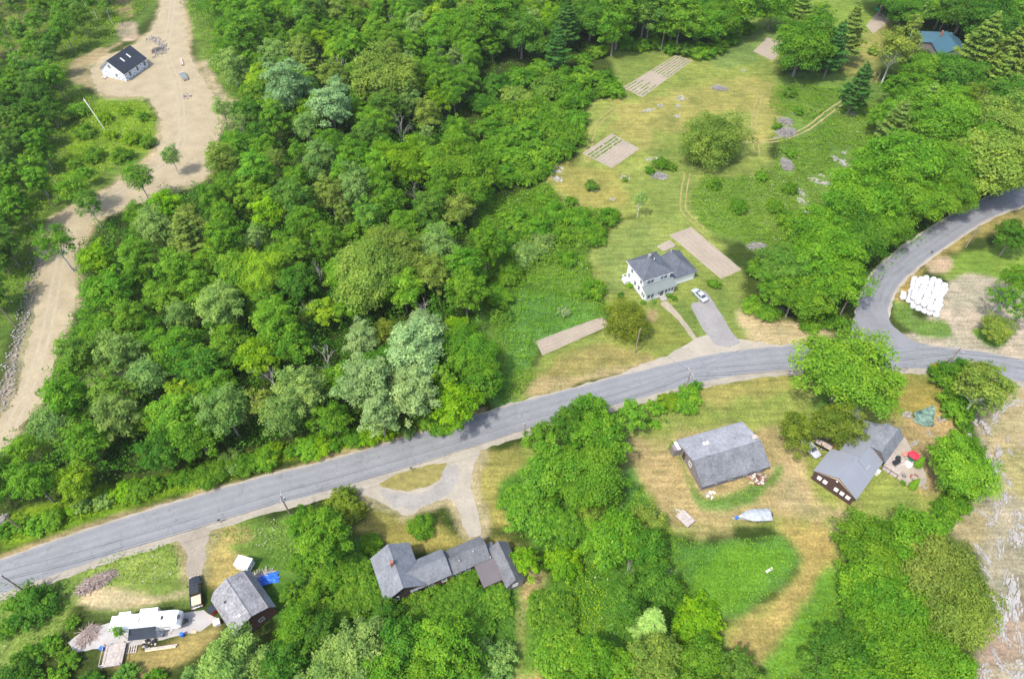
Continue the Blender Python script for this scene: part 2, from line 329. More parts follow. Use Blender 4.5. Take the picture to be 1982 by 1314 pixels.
def build_ground():
    xs = np.concatenate([[-4000,-2000,-1000,-600,-400,-300], np.arange(-240,240.1,.8), [300,400,600,1000,2000,4000]])
    ys = np.concatenate([[-3000,-1000,-300,-100], np.arange(0,330.1,.8), [380,450,600,1000,2000,5000]])
    X, Y = np.meshgrid(xs, ys); P = np.stack([X.ravel(), Y.ravel()], 1); n = len(P)
    C = np.tile(np.array(FOREST), (n,1)) * (.75 + .5*fbm(P[:,0],P[:,1],12,3))[:,None]
    jit = (fbm(P[:,0],P[:,1],5,11) - .5)
    for kind, px, c, soft in PAINT:
        poly = smooth(gpoly(px), 4); a = np.array(poly); lo, hi = a.min(0)-soft*2-4, a.max(0)+soft*2+4
        idx = np.where((P[:,0]>lo[0])&(P[:,0]<hi[0])&(P[:,1]>lo[1])&(P[:,1]<hi[1]))[0]
        if not len(idx): continue
        d = sdf(P[idx], poly) + jit[idx]*2*soft*1.3 + (1.3 if kind == 'E' else 0)
        k = np.clip(d/soft*.7+.5, 0, 1); k = (k*k*(3-2*k))[:,None]
        C[idx] = C[idx]*(1-k) + np.array(c)*k
    # growing patches of dry and green grass everywhere
    p1 = fbm(P[:,0],P[:,1],16,21) - .5; p2 = fbm(P[:,0],P[:,1],5,31) - .5; p3 = vnoise(P[:,0],P[:,1],1.7,41) - .5
    k = (p1*.9 + p2*.9 + p3*.35)[:,None]
    C = C * (1 + k*np.array([.66,.46,.55]))
    me = bpy.data.meshes.new('ground')
    ny, nx = X.shape
    V = np.zeros((n,3), np.float32); V[:,:2] = P
    i = np.arange(n).reshape(ny,nx); F = np.stack([i[:-1,:-1],i[:-1,1:],i[1:,1:],i[1:,:-1]], -1).reshape(-1,4)
    me.vertices.add(n); me.vertices.foreach_set('co', V.ravel()); me.loops.add(F.size); me.loops.foreach_set('vertex_index', F.ravel().astype(np.int32))
    me.polygons.add(len(F)); me.polygons.foreach_set('loop_start', np.arange(0,F.size,4,dtype=np.int32)); me.polygons.foreach_set('loop_total', np.full(len(F),4,np.int32))
    at = me.color_attributes.new('col', 'FLOAT_COLOR', 'POINT'); at.data.foreach_set('color', np.concatenate([np.clip(C,.005,.7), np.ones((n,1))],1).astype(np.float32).ravel())
    me.update()
    m = bpy.data.materials.new('turf_and_earth'); m.use_nodes = True; t = m.node_tree; p = t.nodes['Principled BSDF']; p.inputs['Roughness'].default_value = .95; p.inputs['Specular IOR Level'].default_value = .1
    a = t.nodes.new('ShaderNodeAttribute'); a.attribute_name = 'col'; g = t.nodes.new('ShaderNodeNewGeometry')
    outs = []
    for s_, lo_, hi_ in ((.55,.78,1.22),(2.2,.72,1.3),(.16,.86,1.14)):
        nz = t.nodes.new('ShaderNodeTexNoise'); nz.inputs['Scale'].default_value = s_; nz.inputs['Detail'].default_value = 6; nz.inputs['Roughness'].default_value = .65
        t.links.new(g.outputs['Position'], nz.inputs['Vector']); mr = t.nodes.new('ShaderNodeMapRange'); mr.inputs[1].default_value=.3; mr.inputs[2].default_value=.7; mr.inputs[3].default_value = lo_; mr.inputs[4].default_value = hi_
        t.links.new(nz.outputs[0], mr.inputs[0]); outs.append(mr.outputs[0])
    cur = a.outputs['Color']
    for o_ in outs:
        vm = t.nodes.new('ShaderNodeVectorMath'); vm.operation = 'SCALE'; t.links.new(cur, vm.inputs[0]); t.links.new(o_, vm.inputs['Scale']); cur = vm.outputs[0]
    # mowing streaks
    mp = t.nodes.new('ShaderNodeMapping'); mp.inputs['Rotation'].default_value = (0,0,R(-14)); mp.inputs['Scale'].default_value = (.12,1.1,1); t.links.new(g.outputs['Position'], mp.inputs[0])
    nz = t.nodes.new('ShaderNodeTexNoise'); nz.inputs['Scale'].default_value = 1.0; nz.inputs['Detail'].default_value = 4; t.links.new(mp.outputs[0], nz.inputs['Vector'])
    mr = t.nodes.new('ShaderNodeMapRange'); mr.inputs[1].default_value=.3; mr.inputs[2].default_value=.7; mr.inputs[3].default_value=.8; mr.inputs[4].default_value=1.2; t.links.new(nz.outputs[0], mr.inputs[0])
    vm = t.nodes.new('ShaderNodeVectorMath'); vm.operation = 'SCALE'; t.links.new(cur, vm.inputs[0]); t.links.new(mr.outputs[0], vm.inputs['Scale']); cur = vm.outputs[0]
    t.links.new(cur, p.inputs['Base Color'])
    nz = t.nodes.new('ShaderNodeTexNoise'); nz.inputs['Scale'].default_value = 1.6; nz.inputs['Detail'].default_value = 6; t.links.new(g.outputs['Position'], nz.inputs['Vector'])
    b = t.nodes.new('ShaderNodeBump'); b.inputs['Strength'].default_value = .7; b.inputs['Distance'].default_value = .25; t.links.new(nz.outputs[0], b.inputs['Height']); t.links.new(b.outputs[0], p.inputs['Normal'])
    link('ground', me, m, kind='structure')
build_ground()

# ---------------------------------------------------------------- roads, drives, beds: thin sheets laid on the ground
def sheet_mesh(name, pts, z, jag=0., step=1.0):
    out = []
    for i in range(len(pts)):
        a = Vector((*pts[i],0)); b = Vector((*pts[(i+1) % len(pts)],0)); k = max(1, int((b-a).length/step))
        for j in range(k): out.append(a.lerp(b, j/k))
    if jag:
        out = [p + Vector((noise.noise(p*.55+Vector((3,1,z*9))), noise.noise(p*.55+Vector((9,7,z*9))),0))*jag + Vector((noise.noise(p*2.3), noise.noise(p*2.3+Vector((5,5,5))),0))*jag*.5 for p in out]
    bm = bmesh.new(); vs = [bm.verts.new((p.x,p.y,z)) for p in out]
    es = [bm.edges.new((vs[i], vs[(i+1)%len(vs)])) for i in range(len(vs))]
    bmesh.ops.triangle_fill(bm, use_beauty=True, edges=es, normal=(0,0,1))
    me = bpy.data.meshes.new(name); bm.to_mesh(me); bm.free(); return me
def sheet(name, px, z, m, jag=.3, n=5, parent=None, **k):
    pts = gpoly(px); pts = smooth(pts, n) if n > 1 else pts
    return link(name, sheet_mesh(name, pts, z, jag), m, parent, **k)
def offset_line(px, wl, wr, n=8):
    c = [Vector((*p,0)) for p in smooth(gpoly(px), n, False)]; L = []; Rr = []
    for i, p in enumerate(c):
        d = (c[min(i+1,len(c)-1)] - c[max(i-1,0)]).normalized(); nn = Vector((-d.y,d.x,0))
        L.append((p + nn*wl)[:2]); Rr.append((p - nn*wr)[:2])
    return c, L, Rr
def ribbon(name, px, width, z, m, jag=.12, right=None, **k):
    c, L, Rr = offset_line(px, width/2, width/2 if right is None else right)
    return link(name, sheet_mesh(name, [tuple(p) for p in L + Rr[::-1]], z, jag, 1.2), m, **k)
def strip(name, px, width, z, m, **k):
    c, L, Rr = offset_line(px, width/2, width/2, 14); n = 12; V = []; A = []; F = []
    for i, (a, b) in enumerate(zip(L, Rr)):
        for j in range(n+1):
            t = j/n; e = .14*noise.noise(Vector((a[0]*.35,a[1]*.35,t*9)))*(1 if j in (0,n) else 0); q = Vector(a).lerp(Vector(b), t+e/width); V.append((q.x,q.y,z)); A.append(t)
    for i in range(len(L)-1):
        for j in range(n): o = i*(n+1)+j; F.append((o,o+1,o+n+2,o+n+1))
    me = bpy.data.meshes.new(name); me.from_pydata(V,[],F); at = me.attributes.new('across','FLOAT','POINT'); at.data.foreach_set('value', A); me.update()
    bm = bmesh.new(); bm.from_mesh(me); bmesh.ops.recalc_face_normals(bm, faces=bm.faces); bm.to_mesh(me); bm.free()
    return link(name, me, m, **k)
def wear(m, amt=.10):
    """wheel paths, crown line, fine cracks worn into the asphalt"""
    t = m.node_tree; p = t.nodes['Principled BSDF']; src = p.inputs['Base Color'].links[0].from_socket
    a = t.nodes.new('ShaderNodeAttribute'); a.attribute_name = 'across'; s = t.nodes.new('ShaderNodeMath'); s.operation = 'MULTIPLY'; s.inputs[1].default_value = 6.2832*4; t.links.new(a.outputs['Fac'], s.inputs[0])
    c = t.nodes.new('ShaderNodeMath'); c.operation = 'COSINE'; t.links.new(s.outputs[0], c.inputs[0]); m1 = t.nodes.new('ShaderNodeMath'); m1.operation = 'MULTIPLY_ADD'; m1.inputs[1].default_value = amt*.5; m1.inputs[2].default_value = 1.0; t.links.new(c.outputs[0], m1.inputs[0])
    g = t.nodes.new('ShaderNodeNewGeometry'); v = t.nodes.new('ShaderNodeTexVoronoi'); v.feature = 'DISTANCE_TO_EDGE'; v.inputs['Scale'].default_value = .16
    nz = t.nodes.new('ShaderNodeTexNoise'); nz.inputs['Scale'].default_value = .5; mxv = t.nodes.new('ShaderNodeMix'); mxv.data_type = 'VECTOR'; mxv.inputs[0].default_value = .8
    t.links.new(g.outputs['Position'], nz.inputs['Vector']); ad = t.nodes.new('ShaderNodeVectorMath'); ad.operation = 'MULTIPLY_ADD'; ad.inputs[1].default_value = (5,5,0); t.links.new(nz.outputs['Color'], ad.inputs[0]); t.links.new(g.outputs['Position'], ad.inputs[2]); t.links.new(ad.outputs[0], v.inputs['Vector'])
    mr = t.nodes.new('ShaderNodeMapRange'); mr.inputs[1].default_value = 0; mr.inputs[2].default_value = .02; mr.inputs[3].default_value = .80; mr.inputs[4].default_value = 1.0; t.links.new(v.outputs[0], mr.inputs[0])
    m2 = t.nodes.new('ShaderNodeMath'); m2.operation = 'MULTIPLY'; t.links.new(m1.outputs[0], m2.inputs[0]); t.links.new(mr.outputs[0], m2.inputs[1])
    vm = t.nodes.new('ShaderNodeVectorMath'); vm.operation = 'SCALE'; t.links.new(src, vm.inputs[0]); t.links.new(m2.outputs[0], vm.inputs['Scale']); t.links.new(vm.outputs[0], p.inputs['Base Color']); return m
def road_mat(name, c, var, tracks=True, grit=1.0):
    m = mat(name, c, .9, var, .25, bump=.15*grit, sc2=6); t = m.node_tree; p = t.nodes['Principled BSDF']
    mx = [x for x in t.nodes if x.type == 'MIX'][0]
    nz = t.nodes.new('ShaderNodeTexNoise'); nz.inputs['Scale'].default_value = 1.4; nz.inputs['Detail'].default_value = 8; nz.inputs['Roughness'].default_value = .7
    g = t.nodes.new('ShaderNodeNewGeometry'); t.links.new(g.outputs['Position'], nz.inputs['Vector'])
    mr = t.nodes.new('ShaderNodeMapRange'); mr.inputs[1].default_value=.3; mr.inputs[2].default_value=.7; mr.inputs[3].default_value=1-var; mr.inputs[4].default_value=1+var
    t.links.new(nz.outputs[0], mr.inputs[0]); vm = t.nodes.new('ShaderNodeVectorMath'); vm.operation='SCALE'
    t.links.new(mx.outputs[2], vm.inputs[0]); t.links.new(mr.outputs[0], vm.inputs['Scale']); t.links.new(vm.outputs[0], p.inputs['Base Color'])
    return m
M['asphalt'] = wear(road_mat('worn_asphalt', S(170,172,175), .09))
M['asphalt3'] = wear(road_mat('side_asphalt', S(166,168,172), .10)); M['asphalt2'] = road_mat('patched_asphalt', S(168,169,172), .11)
M['drive'] = road_mat('old_driveway_asphalt', S(184,180,177), .14)
M['drive2'] = road_mat('gravelly_asphalt', S(196,191,182), .16, grit=3)
M['gravel'] = road_mat('pale_gravel', S(212,202,182), .13, grit=3)
M['sand'] = road_mat('sandy_track', SAND, .15, grit=3)
M['soil'] = road_mat('tilled_soil', S(206,190,168), .10, grit=4)
M['crop'] = mat('young_crop_row', S(140,168,80), .95, .3, 2, bump=.5)
M['path'] = road_mat('stone_path', S(206,192,168), .15, grit=3)
ROAD = [(-90,1150),(0,1117),(100,1081),(200,1047),(350,1000),(500,955),(600,930),(700,902),(800,871),(900,840),(1000,808),(1100,781),(1200,754),(1300,728),(1400,706),(1500,694),(1600,688),(1700,689),(1800,692),(1900,702),(1982,719),(2100,746)]
SIDE = [(2120,325),(2050,348),(1982,377),(1900,408),(1850,437),(1800,470),(1755,503),(1715,540),(1693,585),(1685,630),(1683,680)]
ribbon('road_shoulder', ROAD, 7.7, .006, road_mat('shoulder_grit', SHOULDER, .16, grit=3), .4, 4.9, kind='structure')
ribbon('side_road_shoulder', SIDE, 7.6, .010, M['gravel'], .5, kind='structure')
strip('side_road', SIDE, 6.3, .028, M['asphalt3'], kind='structure')
strip('road', ROAD, 6.7, .034, M['asphalt'], kind='structure')
sheet('road_junction', [(1600,672),(1640,655),(1655,610),(1665,585),(1712,590),(1724,625),(1760,655),(1800,673),(1700,684)], .031, M['asphalt2'], .15, kind='structure')
sheet('dirt_road', DIRT, .008, M['sand'], 1.3, kind='structure')
sheet('gravel_apron', [(1200,722),(1290,688),(1350,655),(1390,640),(1430,655),(1520,668),(1600,668),(1600,676),(1480,680),(1380,696),(1280,716)], .014, M['gravel'], .5, kind='structure')
sheet('driveway', [(1336,592),(1353,585),(1344,566),(1360,562),(1378,580),(1416,642),(1432,664),(1384,668)], .018, M['drive'], .2, 2, kind='structure')
sheet('footpath', [(1279,588),(1292,584),(1318,612),(1349,655),(1343,659),(1312,620),(1288,598)], .012, M['path'], .15, kind='structure')
sheet('loop_driveway', [(690,947),(740,930),(840,893),(925,868),(912,920),(920,975),(932,1030),(905,1035),(885,985),(865,965),(830,975),(785,998),(762,985),(720,965)], .012, M['gravel'], .5, kind='structure')
sheet('loop_driveway_asphalt', [(735,950),(800,958),(850,935),(860,905),(885,900),(882,940),(850,965),(790,985),(760,972)], .016, M['drive2'], .9, kind='structure')
sheet('grass_island', [(732,938),(800,908),(858,896),(860,912),(835,938),(775,949)], .022, mat('island_turf', S(178,168,96), .95, .35, .9, bump=.8), .5, kind='structure')
sheet('trailer_driveway', [(340,1040),(405,1020),(398,1060),(392,1110),(362,1115),(362,1070)], .014, road_mat('rutted_gravel', S(196,184,164), .18, grit=3), .4, kind='structure')
sheet('concrete_slab', [(178,1212),(395,1181),(391,1221),(144,1262)], .05, M['concrete'], .25, 2, kind='structure')
BEDS = {'a': PLOT_A, 'b': PLOT_B, 'c': [(1295,455),(1338,440),(1436,522),(1395,540)], 'd': [(1036,660),(1165,613),(1180,630),(1050,688)], 'e': [(1457,100),(1485,73),(1530,85),(1495,118)], 'f': [(1676,50),(1700,22),(1724,40),(1690,66)]}
bedlab = {'a': 'long narrow garden plot of pale soil with planted green rows', 'b': 'square garden plot with a strip of leafy vegetables', 'c': 'bare tilled garden bed behind the white house', 'd': 'tilled strip of soil beside the rounded tree', 'e': 'tilled patch of soil by the tall maple', 'f': 'tilled patch beside the green tractor'}
def bed(key, jag=.12):
    o = sheet('garden_plot', BEDS[key], .012, M['soil'], jag, 1)
    tag(o, bedlab[key], 'garden plot', kind='structure'); del o['category']; return o
def row(parent, p0, p1, wid, h, m, seed, name='crop_row'):
    """a hoed ridge or a row of seedlings, broken and uneven"""
    rr = random.Random(seed); a = Vector(G(*p0)); b = Vector(G(*p1)); n = max(3, int((b-a).length/.5)); mb = MB()
    d = (b-a).normalized(); s = Vector((-d.y,d.x,0)); pr = None; vs = []; fs = []
    for i in range(n+1):
        c = a.lerp(b, i/n); ww = wid*rr.uniform(.6,1.25); hh = h*rr.uniform(.5,1.3)
        vs += [c - s*ww/2 + Vector((0,0,.014)), c + Vector((0,0,.014+hh)), c + s*ww/2 + Vector((0,0,.014))]
    for i in range(n):
        if name == 'crop_row' and rr.random() < .22: continue
        fs += [(3*i,3*i+3,3*i+4,3*i+1),(3*i+1,3*i+4,3*i+5,3*i+2)]
    mb.add(vs, fs); return mb.build(name, m, parent)
def lerp2(a, b, t): return (a[0]+(b[0]-a[0])*t, a[1]+(b[1]-a[1])*t)
ba = bed('a'); bb = bed('b'); bc = bed('c'); bd = bed('d'); be = bed('e'); bf = bed('f')
for i in range(6):
    t = .1 + .16*i; q = BEDS['a']
    s0, s1 = lerp2(q[0],q[3],t), lerp2(q[1],q[2],t)
    row(ba, lerp2(s0,s1,.02), lerp2(s0,s1,.30 if i%2 else .22), .55, .2, M['crop'], i)
    row(ba, lerp2(s0,s1,.52), lerp2(s0,s1,.97), .45, .16, M['crop'], i+50)
for i in range(9):
    t = .06 + .11*i; q = BEDS['b']; s0, s1 = lerp2(q[0],q[3],t), lerp2(q[1],q[2],t)
    leafy = i in (1,2,3)
    row(bb, lerp2(s0,s1,.03), lerp2(s0,s1,.97), .8 if leafy else .5, .35 if leafy else .12, M['crop'] if leafy else M['soil'], i+80, 'crop_row' if leafy else 'furrow_ridge')
for b_, q, k in ((bc,BEDS['c'],5),(bd,BEDS['d'],4),(be,BEDS['e'],5)):
    for i in range(k):
        t = (i+.6)/(k+.2); row(b_, lerp2(lerp2(q[0],q[1 if b_ is not bd else 3],t), lerp2(q[3],q[2],t) if b_ is not bd else lerp2(q[1],q[2],t), .03),
                              lerp2(lerp2(q[0],q[1 if b_ is not bd else 3],t), lerp2(q[3],q[2],t) if b_ is not bd else lerp2(q[1],q[2],t), .96), .5, .09, M['soil'], 200+i, 'furrow_ridge')
# wheel tracks worn into the grass
def track(px, label, gap=1.5, w_=.45, m=None):
    e = empty('wheel_track', G(*px[len(px)//2]), kind='structure')
    e.location = (0,0,0)
    for sgn in (-1,1):
        c, L, Rr = offset_line(px, gap/2*sgn + w_/2, -gap/2*sgn + w_/2)
        link('rut', sheet_mesh('rut', [tuple(p) for p in L + Rr[::-1]], .011, .28, 1.0), m or M['rut'], e)
M['rut'] = mat('worn_grass', S(190,176,110), .95, .3, .8, bump=.4)
track([(1330,335),(1322,400),(1345,430),(1365,450)], 'a'); track([(1135,315),(1150,250),(1190,210)], 'b')
track([(1435,272),(1500,272),(1560,250),(1600,220),(1635,195)], 'c', m=mat('bare_rut', S(206,184,130), .95, .25, .8))
M['palerut'] = mat('packed_sand', S(214,200,168), .95, .12, .8)
track([(338,-30),(330,40),(322,100),(345,170),(352,240),(345,290),(290,340),(215,385)], 'f', 1.7, .6, M['palerut']); track([(130,440),(110,540),(90,640),(60,740),(20,830)], 'g', 1.8, .7, M['palerut'])
track([(1690,160),(1700,140)], 'd'); track([(1440,170),(1470,180),(1460,230),(1465,300)], 'e')

# ---------------------------------------------------------------- building kit
WIN = {}
def win(parent, x, y, z, ang, w_=.9, h_=1.3, frame='trim', pane='glass', name='window'):
    key = (w_, h_, frame, pane)
    if key not in WIN:
        f = MB(); t = .1
        f.box(0,.06,-w_/2-t,-w_/2,-h_/2-t,h_/2+t).box(0,.06,w_/2,w_/2+t,-h_/2-t,h_/2+t).box(0,.06,-w_/2,w_/2,h_/2,h_/2+t).box(0,.09,-w_/2,w_/2,-h_/2-t,-h_/2).box(0,.05,-w_/2,w_/2,-.03,.03)
        p = MB().box(.004,.028,-w_/2+.002,w_/2-.002,-h_/2+.002,h_/2-.002)
        a = f.mesh('window'); a.materials.append(M[frame]); b = p.mesh('pane'); b.materials.append(M[pane]); WIN[key] = (a, b)
    a, b = WIN[key]
    o = link(name, a, None, parent); o.location = (x,y,z); o.rotation_euler = (0,0,R(ang)); link('pane', b, None, o); return o
def door(parent, x, y, z, ang, w_=.95, h_=2.05, m='trim'):
    o = MB().box(0,.05,-w_/2,w_/2,0,h_).build('door', M[m], parent); o.location = (x,y,z); o.rotation_euler = (0,0,R(ang))
    MB().box(.05,.11,w_/2-.16,w_/2-.1,h_*.45,h_*.5).build('handle', M['steel'], o); return o
def gable(parent, x0, x1, y0, y1, ze, zr, axis, wm, rm, over=.35, t=.13, z0=0, mid=None, wname='wall', rname='roof', rm2=None):
    if axis == 'x': a0, a1, b0, b1 = x0, x1, y0, y1
    else: a0, a1, b0, b1 = y0, y1, x0, x1
    mid = (b0+b1)/2 if mid is None else mid
    MB().prof([(b0,z0),(b1,z0),(b1,ze),(mid,zr),(b0,ze)], a0, a1, axis).build(wname, M[wm], parent)
    s0 = (zr-ze)/(mid-b0); s1 = (zr-ze)/(b1-mid); g = .03
    E0 = (b0-over, ze-over*s0+g); E1 = (b1+over, ze-over*s1+g)
    ro = MB().prof([E0,(mid,zr+g),(mid,zr+g+t),(E0[0],E0[1]+t)], a0-over, a1+over, axis).build(rname, M[rm], parent)
    MB().prof([(mid+.001,zr+g),E1,(E1[0],E1[1]+t),(mid+.001,zr+g+t)], a0-over, a1+over, axis).build('rear_slope', M[rm2 or rm], ro)
    MB().prof([(mid-.18,zr+g+t-.18*s0+.015),(mid,zr+g+t+.02),(mid+.18,zr+g+t-.18*s1+.015),(mid+.18,zr+g+t-.18*s1+.045),(mid,zr+g+t+.06),(mid-.18,zr+g+t-.18*s0+.045)], a0-over+.02, a1+over-.02, axis).build('ridge_cap', M[rm], ro)
    vm = M['trim'] if wm in ('white','housewrap') else M[wm]
    for aa in (a0-over+.03, a1+over-.09):        # verge boards under the roof edge
        MB().prof([E0,(mid-.005,zr+g-.004),(mid-.005,zr+g-.16),(E0[0],E0[1]-.16)], aa, aa+.06, axis).build('verge_board', vm, ro)
        MB().prof([(mid+.005,zr+g-.004),E1,(E1[0],E1[1]-.16),(mid+.005,zr+g-.16)], aa, aa+.06, axis).build('verge_board', vm, ro)
    return ro
def hip(parent, x0, x1, y0, y1, ze, zr, r0, r1, rm, over=.35, t=.13, name='roof'):
    """hip roof with ridge from r0 to r1 (xy)"""
    E = [(x0-over,y0-over),(x1+over,y0-over),(x1+over,y1+over),(x0-over,y1+over)]
    v = [(*e,ze) for e in E] + [(*e,ze+t) for e in E] + [(*r0,zr),(*r1,zr)]
    along_y = abs(r1[1]-r0[1]) >= abs(r1[0]-r0[0])
    f = [(3,2,1,0)] + [(i,(i+1)%4,(i+1)%4+4,i+4) for i in range(4)]
    f += [(4,5,8),(5,6,9,8),(6,7,9),(7,4,8,9)] if along_y else [(4,5,9,8),(5,6,9),(6,7,8,9),(7,4,8)]
    o = MB().add(v, f).build(name, M[rm], parent)
    c = MB()
    for a, b in ((4,8),(5,8 if along_y else 9),(6,9),(7,9 if along_y else 8),(8,9)):
        if (Vector(v[a])-Vector(v[b])).length > .3: c.tube([Vector(v[a])+Vector((0,0,.01)), Vector(v[b])+Vector((0,0,.02))], .09, 5)
    c.build('hip_cap', M[rm], o); return o
def local(o, px, py, z=0): return o.matrix_basis.inverted() @ G(px, py, z)

# ---------------------------------------------------------------- white house
H1 = empty('white_house', (31.19,115.74,0), R(23.6), label='two storey white house with grey hip roof, glazed porch and low side wing', cat='house')
MB().box(.35,7.95,.35,7.45,.02,5.62).build('wall', M['white'], H1)
MB().box(.3,8.0,.3,7.5,0,.45).build('foundation', M['concrete'], H1)
rf = hip(H1, .35,7.95,.35,7.45, 5.6, 7.9, (4.1,3.6), (4.1,4.3), 'sh_blue', .4)
MB().box(-.1,8.4,-.1,7.9,5.44,5.595).build('fascia', M['trim'], H1)
ch = MB().box(3.85,4.45,4.5,5.1,7.0,8.7).build('chimney', M['stone'], rf)
MB().tube([(5.0,3.9,7.4),(5.0,3.9,8.1)], .09, 8).build('vent_pipe', M['trim'], rf)
# porch
MB().prof([(-1.62,.02),(.345,.02),(.345,3.3),(-1.62,2.5)], .35, 8.5).build('porch_wall', M['white'], H1)
MB().prof([(-1.95,2.52),(.34,3.45),(.34,3.56),(-1.95,2.63)], .15, 8.75).build('porch_roof', M['porch_green'], H1)
MB().box(.15,8.75,-1.93,-1.88,2.36,2.51).build('porch_fascia', M['trim'], H1)
for x in (1.2,2.2,6.1,7.1,7.8): win(H1, x, -1.624, 1.55, -90, .7, 1.3)
door(H1, 4.9, -1.624, .5, -90, .95, 1.95, 'glass'); win(H1, 4.0, -1.624, 1.7, -90, .55, .9)
for y in (-.9,-.1): win(H1, .346, y, 1.5, 180, .55, 1.2)
st = MB()
for i in range(3): st.box(4.2,5.9,-2.0-.35*(3-i),-1.64-.35*0-.35*(2-i) if i<2 else -1.64,0,.17*(i+1))
st.build('step', M['concrete'], H1)
for x in (1.9,2.9,5.6,6.6): win(H1, x, .346, 4.55, -90, .75, 1.15)
for y in (1.2,5.4): win(H1, .346, y, 4.4, 180, .8, 1.3)
for y in (1.6,3.4,6.3): win(H1, .346, y, 1.9, 180, .8, 1.3)
# side stoop
MB().box(-1.05,.3,5.6,7.2,0,.85).build('side_stoop', M['white'], H1)
rl = MB()
for a in ((-1.0,5.65),(-1.0,7.15),(-1.0,6.4)): rl.box(a[0]-.05,a[0]+.05,a[1]-.05,a[1]+.05,.85,1.8)
rl.box(-1.05,-.95,5.6,7.2,1.8,1.88).box(-1.0,.3,7.1,7.2,1.8,1.88).build('stoop_rail', M['trim'], H1)
# low wing and link
MB().box(8.0,10.0,.9,7.2,.02,2.72).build('link_wall', M['white'], H1)
MB().prof([(.7,2.72),(7.4,2.72),(7.4,2.85),(4.1,3.6),(.7,2.85)], 8.4, 10.3).build('link_roof', M['sh_blue'], H1)
MB().box(10.0,15.65,.45,7.8,.02,2.7).build('wing_wall', M['white'], H1)
hip(H1, 10.0,15.65,.45,7.8, 2.7, 4.7, (12.8,3.3), (12.8,7.6), 'sh_blue', .35, name='wing_roof')
MB().box(9.7,15.95,.15,8.1,2.56,2.695).build('wing_fascia', M['trim'], H1)
MB().tube([(12.5,7.2,4.2),(12.5,7.2,5.3)], .12, 8).build('vent_pipe', M['steel'], H1)
win(H1, 9.0, .896, 1.6, -90, .7, .9); win(H1, 9.996, .7, 1.6, 180, .3, .6)
# foundation shrubs are built with the plants

# ---------------------------------------------------------------- low grey building with shingle roof
H2 = empty('grey_workshop', (36.5,63.7,0), R(17.6), label='long grey weathered workshop with low shingled gable roof, rubbish heaped at its corner', cat='building')
gable(H2, .2,14.2, .1,10.2, 2.5, 4.5, 'x', 'clapgrey', 'sh_barn', .45, mid=4.3, rm2='sh_barn2')
for x, w_ in ((3.3,.6),(6.4,.9),(9.6,.8),(12.6,.8)): win(H2, x, .096, 1.6, -90, w_, .8)
MB().tube([(4.3,7.6,3.4),(4.3,7.6,4.3)], .1, 8).build('vent_pipe', M['steel'], H2)
MB().box(3.9,5.1,7.1,8.0,3.55,3.62).build('roof_patch', M['trim'], H2)
win(H2, .196, 5.2, 1.8, 180, .9, .9); door(H2, .196, 7.6, .05, 180, .95, 2.0, 'clapdark')
MB().prof([(8.5,2.3),(10.5,2.2),(10.5,2.33),(8.5,2.43)], -.9, -.28).build('eave_board', M['trim'], H2)
MB().box(-1.6,.15,8.6,10.1,.02,2.25).build('lean_to', M['clapgrey'], H2)
ms = MB().add([(13.2,5.0,4.38),(14.68,4.6,4.42),(14.68,6.2,4.18),(13.9,6.4,4.12)],[(0,1,2,3)]).build('bare_roof_patch', M['wood'], H2)

# ---------------------------------------------------------------- brown house with grey metal roof
H3 = empty('brown_house', (64.75,60.66,0), R(45.3), label='dark brown house with plain grey sheet metal roof and shingled dormer block', cat='house')
gable(H3, 0,6.3, .15,8.4, 3.1, 5.4, 'x', 'darkbrown', 'metalroof', .3, t=.09)
gable(H3, 6.3,17.1, .2,6.9, 3.14, 5.2, 'x', 'darkbrown', 'metalroof', .28, t=.09, wname='rear_wall', rname='rear_roof')
for y, in ((1.2,),(2.4,),(3.6,),(5.9,),(7.1,)): win(H3, -.004, y, 1.75, 180, .62, .8, 'trim', 'trim')
MB().add([(-.02,.3,3.0),(-.02,4.25,5.15),(-.02,8.2,3.0),(-.02,8.2,2.7),(-.02,4.25,4.5),(-.02,.3,2.7)], [(0,1,4,5),(1,2,3,4)]).build('bare_gable_boards', M['newwood'], H3)
MB().box(-.12,-.02,4.1,4.45,3.9,4.2).build('lamp', M['trim'], H3)
d = MB().prof([(.02,0.02),(3.5,0.02),(3.5,5.2),(1.3,5.55),(.02,3.95)], 10.9, 18.3).build('dormer_wall', M['shake'], H3)
r = MB().prof([(-.45,3.45),(1.3,5.6),(1.3,5.74),(-.45,3.59)], 10.6, 18.7).build('dormer_roof', M['sh_farm'], H3); MB().prof([(1.301,5.6),(3.8,5.2),(3.8,5.34),(1.301,5.74)], 10.6, 17.9).build('dormer_rear_slope', M['sh_farm'], r)
dk = MB()
for i in range(22): dk.box(11.7+i*.225, 11.7+i*.225+.2, -3.6, -.5, .42, .47)
dk.box(11.75,16.6,-3.55,-.55,.1,.415).build('deck', M['wood'], H3)
ra = MB()
for y in (-3.55,-2.1,-.6): ra.box(11.62,11.70,y-.05,y+.05,0,1.4)
ra.box(11.62,11.70,-3.6,-.5,1.36,1.44).build('deck_rail', M['darkbrown'], H3)
MB().box(9.7,10.6,-.75,.15,.0,1.0).build('heat_pump', M['trim'], H3)
MB().box(16.0,18.4,6.95,9.2,.02,.2).build('rear_step', M['concrete'], H3)
MB().box(6.0,7.4,1.5,1.6,4.3,4.34).build('snow_guard', M['steel'], H3)

